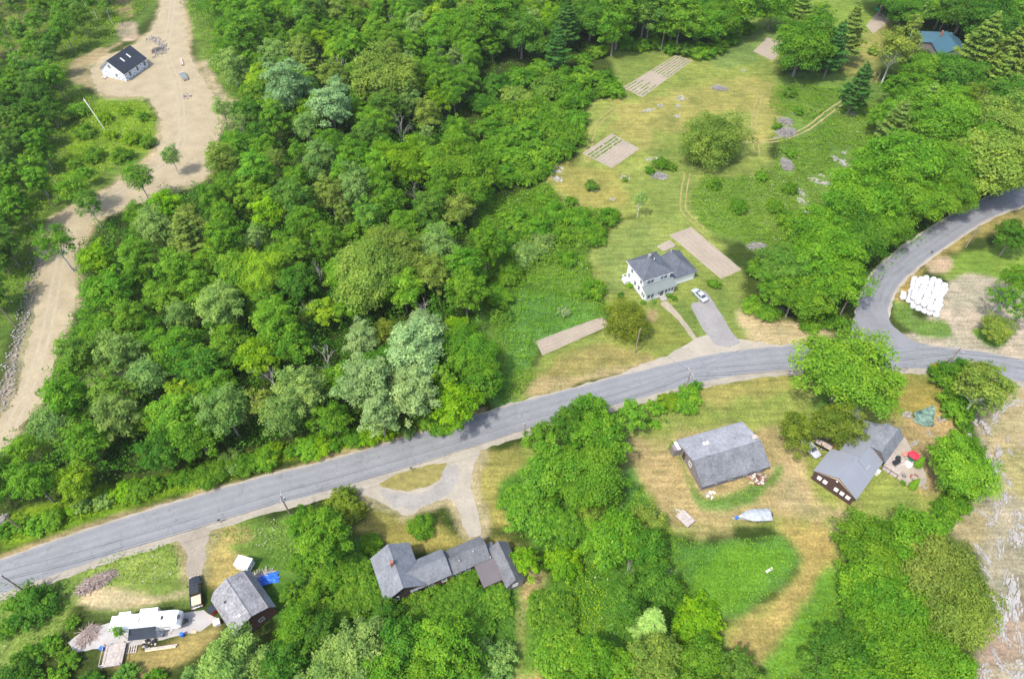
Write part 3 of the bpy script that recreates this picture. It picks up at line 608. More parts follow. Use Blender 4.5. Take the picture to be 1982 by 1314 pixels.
# ---------------------------------------------------------------- connected farmhouse
H4 = empty('farmhouse', (-18.06,42.33,0), R(24.6), label='rambling connected farmhouse with blue grey shingle roofs and brick chimney among shrubs', cat='house')
rA = gable(H4, -3.3,3.3, .2,8.0, 4.5, 7.0, 'y', 'clapdark', 'sh_farm', .3)
MB().box(-.75,-.15,4.3,4.9,6.0,8.1).build('chimney', M['brick'], rA)
gable(H4, 1.2,8.1, .2,4.75, 4.0, 6.0, 'x', 'clapbrown', 'sh_farm', .28, wname='middle_wall', rname='middle_roof')
gable(H4, 8.12,15.5, .25,4.45, 3.3, 4.9, 'x', 'clapdark', 'sh_farm2', .25, wname='ell_wall', rname='ell_roof')
MB().box(13.0,16.25,-3.9,.2,.02,2.85).build('porch_wall', M['clapbrown'], H4)
MB().prof([(-4.15,2.86),(.1,3.02),(.1,3.12),(-4.15,2.96)], 12.6, 16.3).build('flat_roof', M['flatroof'], H4)
gable(H4, 16.4,19.5, -5.5,1.6, 2.95, 4.6, 'y', 'clapgrey', 'sh_farm2', .28, wname='barn_wall', rname='barn_roof')
MB().prof([(.3,2.6),(3.0,2.6),(3.0,2.9),(1.7,3.6),(.3,2.9)], 15.5, 17.2).build('link_roof', M['sh_farm2'], H4)
MB().box(15.5,16.4,.5,2.8,.02,2.6).build('link_wall', M['clapdark'], H4)
for x in (4.6,7.0): win(H4, x, .196, 2.6, -90, .8, 1.3)
for x in (9.6,11.4): win(H4, x, .246, 2.0, -90, .8, 1.2)
for x in (-1.6,1.6): win(H4, x, .196, 3.2, -90, .8, 1.3)
win(H4, 17.95, -5.504, 1.8, -90, .9, .7)
MB().tube([(10.4,1.4,4.0),(10.4,1.4,4.8)], .1, 8).build('vent_pipe', M['steel'], H4)
MB().tube([(13.2,1.8,4.2),(13.2,1.8,5.1)], .12, 8).build('vent_pipe', M['steel'], H4)
MB().box(15.72,15.8,.1,4.5,3.35,3.45).build('gutter', M['trim'], H4)

# ---------------------------------------------------------------- gambrel shed by the trailer
H5 = empty('gambrel_barn', (-51.3,41.9,0), R(-47), label='brown gambrel barn with patchy worn grey roof next to the black pickup', cat='barn')
prf = [(.25,.02),(7.15,.02),(7.15,2.8),(6.4,4.1),(3.7,5.35),(1.0,4.1),(.25,2.8)]
MB().prof(prf, .3, 8.3).build('wall', M['clapbrown'], H5)
top = [(-.1,2.55),(.9,4.15),(3.7,5.42),(6.5,4.15),(7.5,2.55)]
ro = MB()
for a, b in zip(top, top[1:]): ro.prof([a, b, (b[0],b[1]+.13), (a[0],a[1]+.13)], 0, 8.6)
ro = ro.build('roof', M['sh_old'], H5)
MB().tube([(0,3.7,5.57),(8.6,3.7,5.57)], .1, 5).build('ridge_cap', M['sh_old'], ro)
MB().tube([(0,6.5,4.3),(8.6,6.5,4.3)], .06, 5).build('roof_seam', M['clapgrey'], ro)
MB().tube([(3.1,1.6,4.3),(3.1,1.6,5.0)], .14, 8).build('stove_pipe', M['black'], H5)
MB().box(6.6,7.0,2.2,2.6,4.6,5.0).box(7.0,7.3,2.9,3.2,4.9,5.2).build('roof_vent', M['trim'], H5)
win(H5, 8.304, 4.6, 1.7, 0, .8, .9); win(H5, 8.304, 2.2, 1.7, 0, .8, .9)
MB().box(.2,1.3,-1.3,.2,.02,1.3).build('lean_box', M['red'], H5); MB().box(.1,1.4,-1.4,.2,1.31,1.4).build('lean_box_lid', M['sh_dark'], H5)

# ---------------------------------------------------------------- unfinished house in building wrap
def wrapmat():
    m = mat('housewrap', (.66,.69,.74), .6, .05, 1); t = m.node_tree; p = t.nodes['Principled BSDF']
    tc = t.nodes.new('ShaderNodeTexCoord'); mp = t.nodes.new('ShaderNodeMapping'); mp.inputs['Scale'].default_value = (.55,.55,1.6); t.links.new(tc.outputs['Object'], mp.inputs[0])
    br = t.nodes.new('ShaderNodeTexBrick'); br.inputs['Scale'].default_value = 1.0; br.inputs['Mortar Size'].default_value = .22; br.inputs['Row Height'].default_value=.9; br.inputs['Brick Width'].default_value=1.0
    br.inputs['Color1'].default_value = (.16,.23,.36,1); br.inputs['Color2'].default_value = (.60,.63,.69,1); br.inputs['Mortar'].default_value = (.68,.70,.74,1)
    sep = t.nodes.new('ShaderNodeSeparateXYZ'); cmb = t.nodes.new('ShaderNodeCombineXYZ'); ad = t.nodes.new('ShaderNodeMath')
    t.links.new(mp.outputs[0], sep.inputs[0]); t.links.new(sep.outputs[0], ad.inputs[0]); t.links.new(sep.outputs[1], ad.inputs[1]); t.links.new(ad.outputs[0], cmb.inputs[0]); t.links.new(sep.outputs[2], cmb.inputs[1])
    t.links.new(cmb.outputs[0], br.inputs['Vector']); t.links.new(br.outputs[0], p.inputs['Base Color']); return m
M['housewrap'] = wrapmat()
H6 = empty('unfinished_house', (-131.44,218.06,0), R(69.8), label='small unfinished house in printed white housewrap with dark shingle roof', cat='house')
gable(H6, .2,11.2, .0,9.7, 2.9, 6.4, 'x', 'housewrap', 'sh_dark', .35)
for x in (2.6,6.3,9.9): win(H6, x, -.004, 1.6, -90, .8, 1.3)
win(H6, .196, 3.6, 1.5, 180, .8, 1.1); win(H6, .196, 5.2, 4.4, 180, 1.0, 1.1)
for x in (4.2,7.2): MB().prof([(2.2,4.62),(4.2,6.03),(4.2,6.08),(2.2,4.67)], x, x+.5).build('roof_strip', M['trim'], H6)
MB().tube([(10.6,8.6,3.5),(10.6,8.6,6.6)], .16, 8).build('stove_pipe', M['brick'], H6)
# ---------------------------------------------------------------- teal roofed house in the trees
H7 = empty('teal_roofed_house', (148.5,231.5,0), R(84), label='house with teal metal roof half hidden by pines', cat='house')
gable(H7, 0,12.5, -11.5,-1.5, 3.0, 5.2, 'x', 'clapgrey', 'tealroof', .4, t=.09)
gable(H7, 9.0,15.5, -8.0,2.5, 3.05, 5.0, 'y', 'clapgrey', 'tealroof', .4, t=.09, wname='front_wall', rname='front_roof')
MB().box(10.5,11.1,-4.5,-3.9,4.4,6.3).build('chimney', M['brick'], H7)

# ---------------------------------------------------------------- travel trailer
T = empty('travel_trailer', (-61.2,38.4,.05), R(6.2), label='long white travel trailer with grey awning and slide outs on the concrete slab', cat='trailer')
prof = [(-5.6,.7),(4.6,.7),(5.5,1.3),(5.6,2.2),(5.2,2.9),(4.4,3.2),(-5.5,3.2),(-5.6,3.1)]
MB().prof(prof, -1.15, 1.15, 'y').build('body', M['white'], T)
MB().prof([(4.45,3.22),(5.22,2.92),(5.63,2.2),(5.66,2.2),(5.26,2.98),(4.45,3.27)], -1.0, 1.0, 'y').build('nose_cap', M['steel'], T)
MB().disc((0,0), .42, 0, .03, 16).build('emblem', M['black'], T).location = (5.25,0,2.9); T.children[-1].rotation_euler = (0,R(40),0)
MB().box(-4.6,-2.7,1.15,1.75,.9,3.0).build('slide_out', M['white'], T); MB().box(-1.2,1.7,1.15,1.95,.9,3.0).build('slide_out', M['white'], T)
MB().prof([(-2.85,2.25),(-1.16,2.75),(-1.16,2.82),(-2.85,2.32)], -2.4, 1.9).build('awning', M['sh_dark'], T)
for x in (-2.3,1.8): MB().tube([(x,-2.8,2.25),(x,-1.2,1.0)], .04, 5).build('awning_arm', M['steel'], T)
MB().box(2.6,3.0,-.3,.3,3.2,3.32).build('roof_hatch', M['black'], T); MB().box(-2,-.9,-.4,.3,3.2,3.5).build('air_conditioner', M['trim'], T)
MB().box(-2.0,-1.1,-.6,.4,3.2,3.24).build('roof_panel', M['trim'], T)
def wheel(parent, x, y, r, wd=.22, rim='steel'):
    o = MB().tube([(0,-wd/2,0),(0,wd/2,0)], r, 14).build('wheel', M['rubber'], parent); o.location = (x,y,r)
    MB().tube([(0,-wd/2-.01,0),(0,wd/2+.01,0)], r*.58, 10).build('rim', M[rim], o); return o
for x in (-.8,.2):
    for y in (-1.02,1.02): wheel(T, x, y, .36)
MB().tube([(4.6,-.6,.6),(6.7,0,.6)], .06, 6).tube([(4.6,.6,.6),(6.7,0,.6)], .06, 6).build('hitch_frame', M['black'], T)
MB().tube([(6.5,0,0),(6.5,0,.9)], .05, 6).build('jack', M['steel'], T); MB().box(5.7,6.1,-.3,.3,.65,1.1).build('gas_bottle', M['black'], T)
win(T, 3.2, -1.154, 1.9, -90, .9, .7); door(T, 2.2, -1.154, .75, -90, .7, 1.9); win(T, -3.8, -1.154, 1.9, -90, 1.0, .7)

# ---------------------------------------------------------------- small white camper by the barn
T2 = empty('camper', (-47.75,48.7,0), R(-15.5), label='small boxy white camper standing behind the gambrel barn', cat='camper')
MB().prof([(-1.35,.5),(1.35,.5),(1.35,2.25),(-1.35,2.25)], -.95, .95, 'y').build('body', M['white'], T2)
MB().box(-1.4,1.4,-1.0,1.0,2.251,2.33).build('roof', M['trim'], T2); MB().box(-.2,.3,-.25,.25,2.33,2.45).build('roof_hatch', M['trim'], T2)
for y in (-.45,.45): win(T2, 1.352, y, 1.5, 0, .45, .5)
win(T2, .3, -.954, 1.5, -90, .9, .5)
for y in (-.86,.86): wheel(T2, 0, y, .3)
MB().tube([(-1.3,0,.5),(-2.2,0,.45)], .05, 6).build('hitch', M['black'], T2)

# ---------------------------------------------------------------- vehicles
def car_body(parent, secs, m, name='body'):
    """secs: list of (x, half width, [ (y fraction, z) ... ]) lofted along x"""
    vs = []; fs = []; n = len(secs[0][2])*2
    for x, hw, pr in secs:
        ring = [(x, hw*f, z) for f, z in pr] + [(x, -hw*f, z) for f, z in reversed(pr)]
        vs += ring
    for i in range(len(secs)-1):
        for k in range(n): fs.append((i*n+k, i*n+(k+1)%n, (i+1)*n+(k+1)%n, (i+1)*n+k))
    fs.append(tuple(range(n-1,-1,-1))); fs.append(tuple((len(secs)-1)*n+k for k in range(n)))
    o = MB().add(vs, fs).build(name, m, parent, True)
    bv = o.modifiers.new('b','BEVEL'); bv.width = .05; bv.segments = 2; bv.limit_method = 'ANGLE'; bv.angle_limit = R(35)
    return o
def paint(name, c): return mat(name, c, .28, .05, 1, spec=.6)
def lowsec(x, hw, zt): return (x, hw, [(.94,.28),(1.0,.5),(1.0,zt-.14),(.93,zt)])
def pickup(loc, rz, label, bodym, load=True):
    e = empty('pickup_truck', loc, rz, label=label, cat='truck')
    car_body(e, [lowsec(-2.75,.92,.98),lowsec(-2.6,.98,1.05),lowsec(.2,1.0,1.05),lowsec(1.2,1.0,1.08),lowsec(2.3,.97,1.02),lowsec(2.75,.88,.88)], bodym)
    cab = [(x, 1, [(w1,1.04),(w1,1.3),(w2,1.75),(w2*.94,1.8)]) for x,w1,w2 in ()]
    MB().add([(-.75,-.9,1.04),(1.25,-.9,1.06),(1.25,.9,1.06),(-.75,.9,1.04),(-.6,-.76,1.84),(.5,-.74,1.84),(.5,.74,1.84),(-.6,.76,1.84)],
             [(0,3,2,1),(4,5,6,7),(0,1,5,4),(1,2,6,5),(2,3,7,6),(3,0,4,7)]).build('cab', bodym, e)
    MB().add([(.56,-.70,1.79),(1.2,-.82,1.12),(1.2,.82,1.12),(.56,.70,1.79),(.58,-.70,1.81),(1.225,-.82,1.13),(1.225,.82,1.13),(.58,.70,1.81)],[(0,1,2,3),(4,7,6,5),(0,4,5,1),(1,5,6,2),(2,6,7,3),(3,7,4,0)]).build('windscreen', M['glass'], e)
    for s in (-1,1):
        MB().add([(-.55,s*.895,1.14),(1.0,s*.895,1.14),(.45,s*.775,1.72),(-.48,s*.79,1.72),(-.55,s*.91,1.14),(1.0,s*.91,1.14),(.45,s*.79,1.73),(-.48,s*.805,1.73)],[(0,1,2,3),(4,7,6,5),(0,4,5,1),(1,5,6,2),(2,6,7,3),(3,7,4,0)]).build('side_window', M['glass'], e)
        MB().box(1.0,1.25,min(s*.98,s*1.2),max(s*.98,s*1.2),1.1,1.3).build('mirror', bodym, e)
        MB().box(2.66,2.79,min(s*.5,s*.85),max(s*.5,s*.85),.7,.86).build('headlight', M['trim'], e)
        MB().box(-2.79,-2.70,min(s*.78,s*.93),max(s*.78,s*.93),.65,.98).build('tail_light', M['red'], e)
    b = MB(); b.box(-2.6,-.9,-.8,.8,1.052,1.07)
    b.build('bed_floor', M['newwood'] if load else M['black'], e)
    MB().box(-2.72,-2.62,-.9,.9,1.05,1.2).box(-2.62,-.85,-.96,-.84,1.05,1.2).box(-2.62,-.85,.84,.96,1.05,1.2).box(-.87,-.78,-.9,.9,1.06,1.2).build('bed_rail', bodym, e)
    MB().box(-2.95,-2.77,-.9,.9,.5,.66).build('rear_bumper', M['chrome'], e); MB().box(2.76,2.9,-.88,.88,.45,.65).build('front_bumper', M['black'], e)
    for x in (-1.75,1.75):
        for y in (-.9,.9): wheel(e, x, y, .38, .26)
    return e
def sedan(loc, rz, label, bodym, cat='car'):
    e = empty('parked_car', loc, rz, label=label, cat=cat)
    car_body(e, [lowsec(-2.35,.78,.82),lowsec(-2.1,.86,.95),lowsec(-1.2,.9,.98),lowsec(.9,.9,.96),lowsec(1.9,.86,.86),lowsec(2.35,.74,.68)], bodym)
    top = MB().add([(-1.55,-.78,.95),(1.1,-.78,.93),(1.1,.78,.93),(-1.55,.78,.95),(-.85,-.6,1.4),(.3,-.6,1.42),(.3,.6,1.42),(-.85,.6,1.4)],[(0,3,2,1),(0,1,5,4),(1,2,6,5),(2,3,7,6),(3,0,4,7),(4,5,6,7)]).build('glasshouse', M['glass'], e)
    MB().add([(-.95,-.63,1.405),(.38,-.63,1.425),(.38,.63,1.425),(-.95,.63,1.405),(-.88,-.58,1.46),(.3,-.58,1.475),(.3,.58,1.475),(-.88,.58,1.46)],[(0,3,2,1),(0,1,5,4),(1,2,6,5),(2,3,7,6),(3,0,4,7),(4,5,6,7)]).build('roof', bodym, e)
    p = MB()
    for s in (-1,1):
        p.tube([(-1.55,s*.78,.96),(-.87,s*.61,1.41)], .05, 5).tube([(1.1,s*.78,.95),(.32,s*.61,1.43)], .05, 5).tube([(-.25,s*.795,.96),(-.25,s*.61,1.42)], .04, 5)
        MB().box(2.2,2.32,min(s*.4,s*.7),max(s*.4,s*.7),.55,.68).build('headlight', M['trim'], e); MB().box(-2.33,-2.24,min(s*.45,s*.74),max(s*.45,s*.74),.62,.8).build('tail_light', M['red'], e)
        MB().box(.75,.95,min(s*.88,s*1.03),max(s*.88,s*1.03),.92,1.05).build('mirror', bodym, e)
    p.build('pillar', bodym, e)
    for x in (-1.42,1.42):
        for y in (-.8,.8): wheel(e, x, y, .32, .2)
    return e
pickup((-55.25,44.0,0), R(111), 'black pickup truck with pale load in its open bed on the trailer lot', paint('black_car_paint', (.014,.017,.02)))
sedan((45.72,116.2,.02), R(119.6), 'pale silver blue sedan parked on the driveway of the white house', paint('silver_blue_paint', (.33,.36,.375)))
c2 = G(1577,874,.7); sedan((c2.x-.6,c2.y+.9,0), R(-62), 'silver car parked under the olive trees by the brown house', paint('silver_paint', (.36,.38,.40)))

# black utility trailer beside that car
u = G(1594,861,.5); e = empty('utility_trailer', (u.x,u.y,0), R(-36), label='black open utility trailer carrying odds and ends under the trees', cat='trailer')
MB().box(-1.6,1.6,-.8,.8,.45,.52).build('floor', M['wood'], e)
rl = MB()
for y in (-.85,.8): rl.box(-1.65,1.65,y,y+.06,.45,.95)
rl.box(-1.65,-1.59,-.79,.8,.45,.95).build('side_rail', M['black'], e); MB().box(1.59,1.65,-.79,.8,.45,1.15).build('tailgate', M['red'], e)
for y in (-.98,.98): wheel(e, 0, y, .32, .2, 'trim')
MB().tube([(-1.6,-.5,.45),(-2.8,0,.45)], .05, 5).tube([(-1.6,.5,.45),(-2.8,0,.45)], .05, 5).build('drawbar', M['black'], e)
ld = MB()
for i in range(6): ld.obox((rnd.uniform(-.6,1.2),rnd.uniform(-.5,.5),.62), rnd.uniform(.3,.8), rnd.uniform(.2,.5), .2, rnd.uniform(0,3))
ld.build('load', M['newwood'], e)

# flat grey trailer deck
p = G(1326.5,1003,.4); e = empty('flatbed_trailer', (p.x,p.y,0), R(-52), label='small flatbed trailer with bare grey board deck beside the worn track', cat='trailer')
bd_ = MB().box(-1.5,1.5,-1.1,1.1,.4,.5)
for i in range(10): bd_.box(-1.5,1.5,-1.1+i*.22,-1.1+i*.22+.19,.505,.54)
bd_.build('deck', M['wood'], e)
for y in (-.98,.98): wheel(e, .1, y*.9, .24, .16)
MB().tube([(-1.5,-.4,.4),(-2.5,0,.4)], .05, 5).tube([(-1.5,.4,.4),(-2.5,0,.4)], .05, 5).build('drawbar', M['steel'], e); MB().tube([(-2.4,0,0),(-2.4,0,.8)], .05, 6).build('jack', M['steel'], e)
MB().box(1.5,1.56,-1.0,1.0,.3,.42).build('bumper', M['black'], e)

# covered boat on its trailer
p = G(1458,1000,.6); e = empty('covered_boat', (p.x,p.y,0), R(183), label='boat under a silver grey cover on a trailer in the dry grass', cat='boat')
hs = []; cs = []
for i in range(11):
    t = i/10; x = -3.1 + 6.0*t; hw = 1.15*(1 - max(0,(t-.45)/.55)**2.2) + .03
    hs.append((x, hw, [(.25,.55+.25*t**3),(.8,.7+.2*t**3),(1.0,1.25+.1*t),(.98,1.3+.1*t)]))
    zt = 1.9 - .35*abs(t-.45)*1.2 - .5*max(0,t-.6) + .06*math.sin(i*2.1)
    cs.append((x-.02, hw*1.03, [(1.02,1.12+.1*t),(1.0,1.38+.08*t),(.6,(1.36+.08*t)*.5+zt*.5+.05),(.12,zt)]))
hull = MB(); 
car_body(e, hs, paint('hull_paint', (.55,.6,.65)), 'hull')
car_body(e, cs, mat('boat_cover', (.28,.30,.315), .45, .35, 1.3, bump=.9, sc2=1.6), 'cover')
for y in (-.9,.9): wheel(e, -.9, y, .3, .2)
MB().tube([(-2.9,-.6,.42),(2.6,-.3,.42),(4.0,0,.45)], .05, 5).tube([(-2.9,.6,.42),(2.6,.3,.42),(4.0,0,.45)], .05, 5).tube([(-.9,-.9,.36),(-.9,.9,.36)], .05, 5).build('trailer_frame', M['steel'], e)
MB().obox((3.25,.1,.85), .6, .5, .25, .3).build('bow_tarp', M['bluetarp'], e); MB().box(-3.45,-3.1,-.25,.25,.6,1.55).build('outboard_motor', M['black'], e)

# ---------------------------------------------------------------- green tractor far off
p = G(1705,20); e = empty('tractor', (p.x,p.y,0), R(30), label='green tractor standing beside the far tilled patch', cat='tractor')
MB().box(-.3,1.7,-.4,.4,.7,1.4).build('bonnet', M['greenpaint'], e); MB().box(-1.3,-.2,-.75,.75,1.0,1.3).build('mudguard', M['greenpaint'], e); MB().box(-.9,-.3,-.3,.3,1.3,2.0).build('seat', M['yellow'], e)
for y in (-.85,.85): wheel(e, -.8, y, .75, .4, 'yellow'); wheel(e, 1.3, y*.8, .4, .25, 'yellow')
MB().tube([(.9,.0,1.4),(.9,0,2.2)], .05, 6).build('exhaust', M['black'], e); MB().box(-2.4,-1.5,-1.0,1.0,.3,.9).build('mower', M['greenpaint'], e)

# ---------------------------------------------------------------- stack of wrapped bales
def bale_mesh(seed):
    rr = random.Random(seed); bm = bmesh.new(); n = 14; rings = [(-.62,.3),(-.58,.5),(-.46,.63),(-.2,.67),(.2,.68),(.46,.63),(.58,.5),(.62,.3)]
    vs = [[bm.verts.new((x+rr.uniform(-.02,.02), r*(1+rr.uniform(-.07,.07))*math.cos(6.2832*k/n), .66+r*.97*(1+rr.uniform(-.03,.03))*math.sin(6.2832*k/n))) for k in range(n)] for x, r in rings]
    for a, b in zip(vs, vs[1:]):
        for k in range(n): bm.faces.new((a[k],a[(k+1)%n],b[(k+1)%n],b[k]))
    bm.faces.new(vs[0][::-1]); bm.faces.new(vs[-1]); bmesh.ops.recalc_face_normals(bm, faces=bm.faces)
    for f in bm.faces: f.smooth = True
    me = bpy.data.meshes.new('bale'); bm.to_mesh(me); bm.free(); me.materials.append(M['wrap']); return me
BALES = [bale_mesh(i) for i in range(5)]
ax = R(57); ux = Vector((math.cos(ax), math.sin(ax), 0)); uy = Vector((-ux.y, ux.x, 0)); o0 = Vector((100.5,109.6,0))
stack = []
for i in range(10):
    for j in range(6 if i < 9 else 4):
        if i == 0 and j == 5: continue
        stack.append((i*1.24, j*1.33 + (.15 if i > 3 else 0), 0, 1))
for i in range(9):
    for j in range(5):
        if (i,j) in ((0,4),(8,4),(4,4)): continue
        stack.append((i*1.24+.4, j*1.33+.66, 1.12, 2))
for i in range(2): stack.append((1.6+i*1.3, 7.9, 0, 3))
for a, b, z, lay in stack:
    p = o0 + ux*(a+rnd.uniform(-.28,.28)) + uy*(b+rnd.uniform(-.22,.22)); o = link('hay_bale', rnd.choice(BALES))
    o.location = (p.x,p.y,z+rnd.uniform(-.12,.1) if lay == 2 else z); o.rotation_euler = (0,0,ax+rnd.uniform(-.4,.4)+(R(90) if rnd.random()<.35 else 0)); sc_ = rnd.uniform(.98,1.14); o.scale = (sc_,)*3
    tag(o, {1:'white plastic wrapped round bale in the bottom layer of the roadside stack', 2:'white plastic wrapped round bale on the top layer of the roadside stack', 3:'white wrapped round bale set off the long side of the bale stack'}[lay], 'hay bale', 'wrapped bales stacked by the side road')

# ---------------------------------------------------------------- poles and wires
POLETOP = {}
def pole(key, base, h, label, arms=False, lamp=False, lean=0):
    e = empty('utility_pole', (base[0],base[1],0), rnd.uniform(0,.2), label=label, cat='utility pole', group='utility poles along the roads')
    MB().tube([(0,0,-.3),(lean*.3,0,h*.5),(lean,0,h)], [.17,.14,.11], 9).build('post', M['polewood'], e)
    if arms:
        a = MB().obox((0,0,h-.5), 2.2, .1, .12, R(100)).build('crossarm', M['wood'], e)
        for s in (-1,0,1): MB().tube([(0,0,0),(0,0,.22)], .05, 6).build('insulator', M['trim'], a).location = (math.cos(R(100))*s*.95, math.sin(R(100))*s*.95, h-.44)
        MB().tube([(.3,.1,h-1.9),(.3,.1,h-1.0)], .26, 10).build('transformer', M['steel'], e)
    else: MB().tube([(0,0,h),(0,0,h+.2)], .05, 6).build('insulator', M['trim'], e)
    POLETOP[key] = Vector((base[0]+lean, base[1], h-.25)); return e
def topbase(px, py, h): return tuple(G(px,py,h)[:2])
pole('w', topbase(2,1113,9), 9, 'wooden pole on the weedy verge at the foot of the trailer lot')
pole('e', topbase(542,959,9), 9, 'wooden pole carrying a transformer above the bushes beyond the camper', True)
pole('h', topbase(1016,820,8.6), 8.6, 'slim wooden pole at the road edge beside the maple clump')
pole('m', topbase(1338,718,9), 9, 'wooden pole with transformer rising from the roadside bushes opposite the white house', True)
pole('b', topbase(1860,673,9), 9, 'tall leaning pole with crossarm and transformer by the orange sign', True)
pole('d', tuple(G(1229,683)[:2]), 8.1, 'pale pole on the front lawn next to the rounded tree')
pole('c', tuple(G(1626,609)[:2]), 7.2, 'grey pole at the wooded corner of the side road')
pole('f', tuple(G(1869,478.5)[:2]), 7.5, 'pole on the dry bank beside the curving side road')
pole('g', tuple(G(31.8,633.6)[:2]), 9, 'brown pole beside the dirt road ditch')
pole('a', tuple(G(43.5,1026)[:2]), 6.5, 'short grey pole where the dirt road meets the verge')
pole('x', (160, 88), 9, 'wooden pole farther along the road by the pasture')
def wire(a, b, label, sag=.9, r=.02, dz=0, off=0):
    A = a + Vector((0,0,dz)); B = b + Vector((0,0,dz)); d = (B-A).normalized(); s = Vector((-d.y,d.x,0))*off
    pts = [A.lerp(B,t/20)+s - Vector((0,0,sag*4*(t/20)*(1-t/20))) for t in range(21)]
    return tag(MB().tube(pts, r, 4).build('power_line', M['wire']), label, 'cable', 'cables between the poles')
for k, (i, j, t) in enumerate((('w','e','above the trailer lot verge'),('e','h','above the loop driveway'),('h','m','above the maple clump'),('m','b','above the lawn of the brown house'),('b','x','toward the pasture'))):
    for q, (dz, off) in enumerate(((0,.8),(0,-.6),(-1.6,0))):
        wire(POLETOP[i], POLETOP[j], 'black cable strung along the road %s' % t, .8+.2*q, .022 if q<2 else .035, dz, off)
wire(POLETOP['m'], POLETOP['d'], 'service cable crossing the road to the lawn pole'); wire(POLETOP['m'], POLETOP['c'], 'cable crossing the road to the corner pole'); wire(POLETOP['c'], POLETOP['f'], 'cable following the side road')
wire(POLETOP['d'], H1.matrix_basis @ Vector((2.5,.3,5.4)), 'service cable from the lawn pole to the white house', .3)
# coil of spare cable hung below the wire near the orange sign
p = G(1750,714,5.5); cm = MB()
cm.tube([(math.cos(t*.42)*.75, 0, math.sin(t*.42)*.35) for t in range(16)], .05, 5); o = cm.build('cable_coil', M['wire']); o.location = (p.x,p.y,p.z); tag(o, 'loop of spare black cable hanging from the wire by the road', 'cable')

# ---------------------------------------------------------------- signs, mailboxes, patio things, piles
p = G(1801,716); e = empty('road_sign', (p.x,p.y,0), R(0), label='orange diamond road sign on a post by the bushes', cat='sign')
MB().tube([(0,0,0),(0,0,2.2)], .04, 6).build('post', M['steel'], e); s_ = MB().obox((0,-.06,1.75), .8, .03, .8, 0, 0, R(45)).build('sign_panel', M['orange'], e)
MB().box(-.06,.06,-.085,-.076,1.55,1.95).build('symbol', M['black'], s_)
p = G(1845,737); e = empty('marker_post', (p.x,p.y,0), label='orange brown marker post among the roadside bushes', cat='post'); MB().box(-.08,.08,-.08,.08,0,1.9).build('post', M['orange'], e); MB().box(-.1,.1,-.1,.1,1.9,1.98).build('cap', M['black'], e)
def mailbox(px, py, label):
    p = G(px,py); e = empty('mailbox', (p.x,p.y,0), R(20), label=label, cat='mailbox')
    MB().box(-.05,.05,-.05,.05,0,1.05).build('post', M['wood'], e); MB().prof([(-.12,1.05),(.12,1.05),(.12,1.2),(.07,1.28),(-.07,1.28),(-.12,1.2)], -.28, .28).build('box', M['black'], e)
mailbox(797,911,'black mailbox on the grass island of the loop driveway'); mailbox(427,1011,'black mailbox where the rutted drive meets the road'); mailbox(1800,494,'mailbox on the bank by the curving side road')
# patio of the brown house
M['patio'] = mat('patio_stone', S(216,202,184), .9, .12, .9, bump=.2)
sheet('patio', [(1748,845),(1760,860),(1768,880),(1785,900),(1793,925),(1785,940),(1765,942),(1740,930),(1728,915),(1725,905),(1700,880),(1735,855)], .02, M['patio'], .3, kind='structure')
p = G(1770,880,2.0); e = empty('patio_umbrella', (p.x,p.y,0), label='red patio umbrella open beside the wooden deck', cat='umbrella')
n = 8; MB().add([(0,0,2.35)]+[(1.25*math.cos(k*math.pi/4),1.25*math.sin(k*math.pi/4),1.95-.08*0) for k in range(8)]+[(1.22*math.cos((k+.5)*math.pi/4)*.93,1.22*math.sin((k+.5)*math.pi/4)*.93,2.0) for k in range(8)], [(0,1+k,9+k) for k in range(8)]+[(0,9+k,1+(k+1)%8) for k in range(8)]).build('canopy', mat('red_canvas',(.45,.025,.05),.8,.12), e); e.scale = (.88,.88,.95)
MB().tube([(0,0,0),(0,0,2.5)], .03, 6).build('pole', M['steel'], e); MB().disc((0,0),.3,0,.08).build('base', M['stone'], e)
def adirondack(px, py, rz, label, m):
    p = G(px,py,.3); e = empty('garden_chair', (p.x,p.y,.03), rz, label=label, cat='chair')
    MB().box(-.35,.35,-.3,.3,.32,.38).build('seat', m, e); MB().obox((-.42,0,.7), .06, .6, .85, 0, 0, R(-14)).build('backrest', m, e)
    for y in (-.34,.34): MB().box(-.35,.4,y-.05,y+.05,.55,.6).build('armrest', m, e); MB().box(.3,.38,y-.04,y+.04,0,.55).build('leg', m, e); MB().box(-.4,-.32,y-.04,y+.04,0,.55).build('leg', m, e)
adirondack(1751,880,R(200),'pale red garden chair beside the red umbrella',mat('faded_red_paint',(.5,.2,.15),.6)); adirondack(1762,889,R(150),'green garden chair beside the red umbrella',M['greenpaint'])
p = G(1735,897,1.0); e = empty('grill', (p.x,p.y,.48), R(30), label='black barrel grill on the wooden deck', cat='grill')
MB().tube([(-.7,0,.9),(.7,0,.9)], .35, 12).build('barrel', M['black'], e); MB().tube([(.5,0,1.2),(.5,0,1.9)], .08, 8).build('chimney', M['black'], e); MB().box(-.6,.6,.3,.7,.75,.8).build('shelf', M['black'], e)
for x in (-.5,.5):
    for y in (-.25,.25): MB().tube([(x,y,0),(x,y,.7)], .03, 5).build('leg', M['black'], e)
p = G(1738,886,.9); o = MB().box(-.35,.35,-.25,.25,0,.75).box(-.4,.4,-.3,.3,.76,.82).build('side_cabinet', M['black']); o.location = (p.x,p.y,.48); tag(o,'small black cabinet behind the barrel grill','cabinet')
p = G(1759,898,.6); o = MB().box(-.45,.45,-.6,.6,0,.7).box(-.5,.5,-.65,.65,.71,.78).build('storage_box', M['trim']); o.location = (p.x,p.y,.03); o.rotation_euler = (0,0,R(45)); tag(o,'white storage box at the edge of the deck','box')
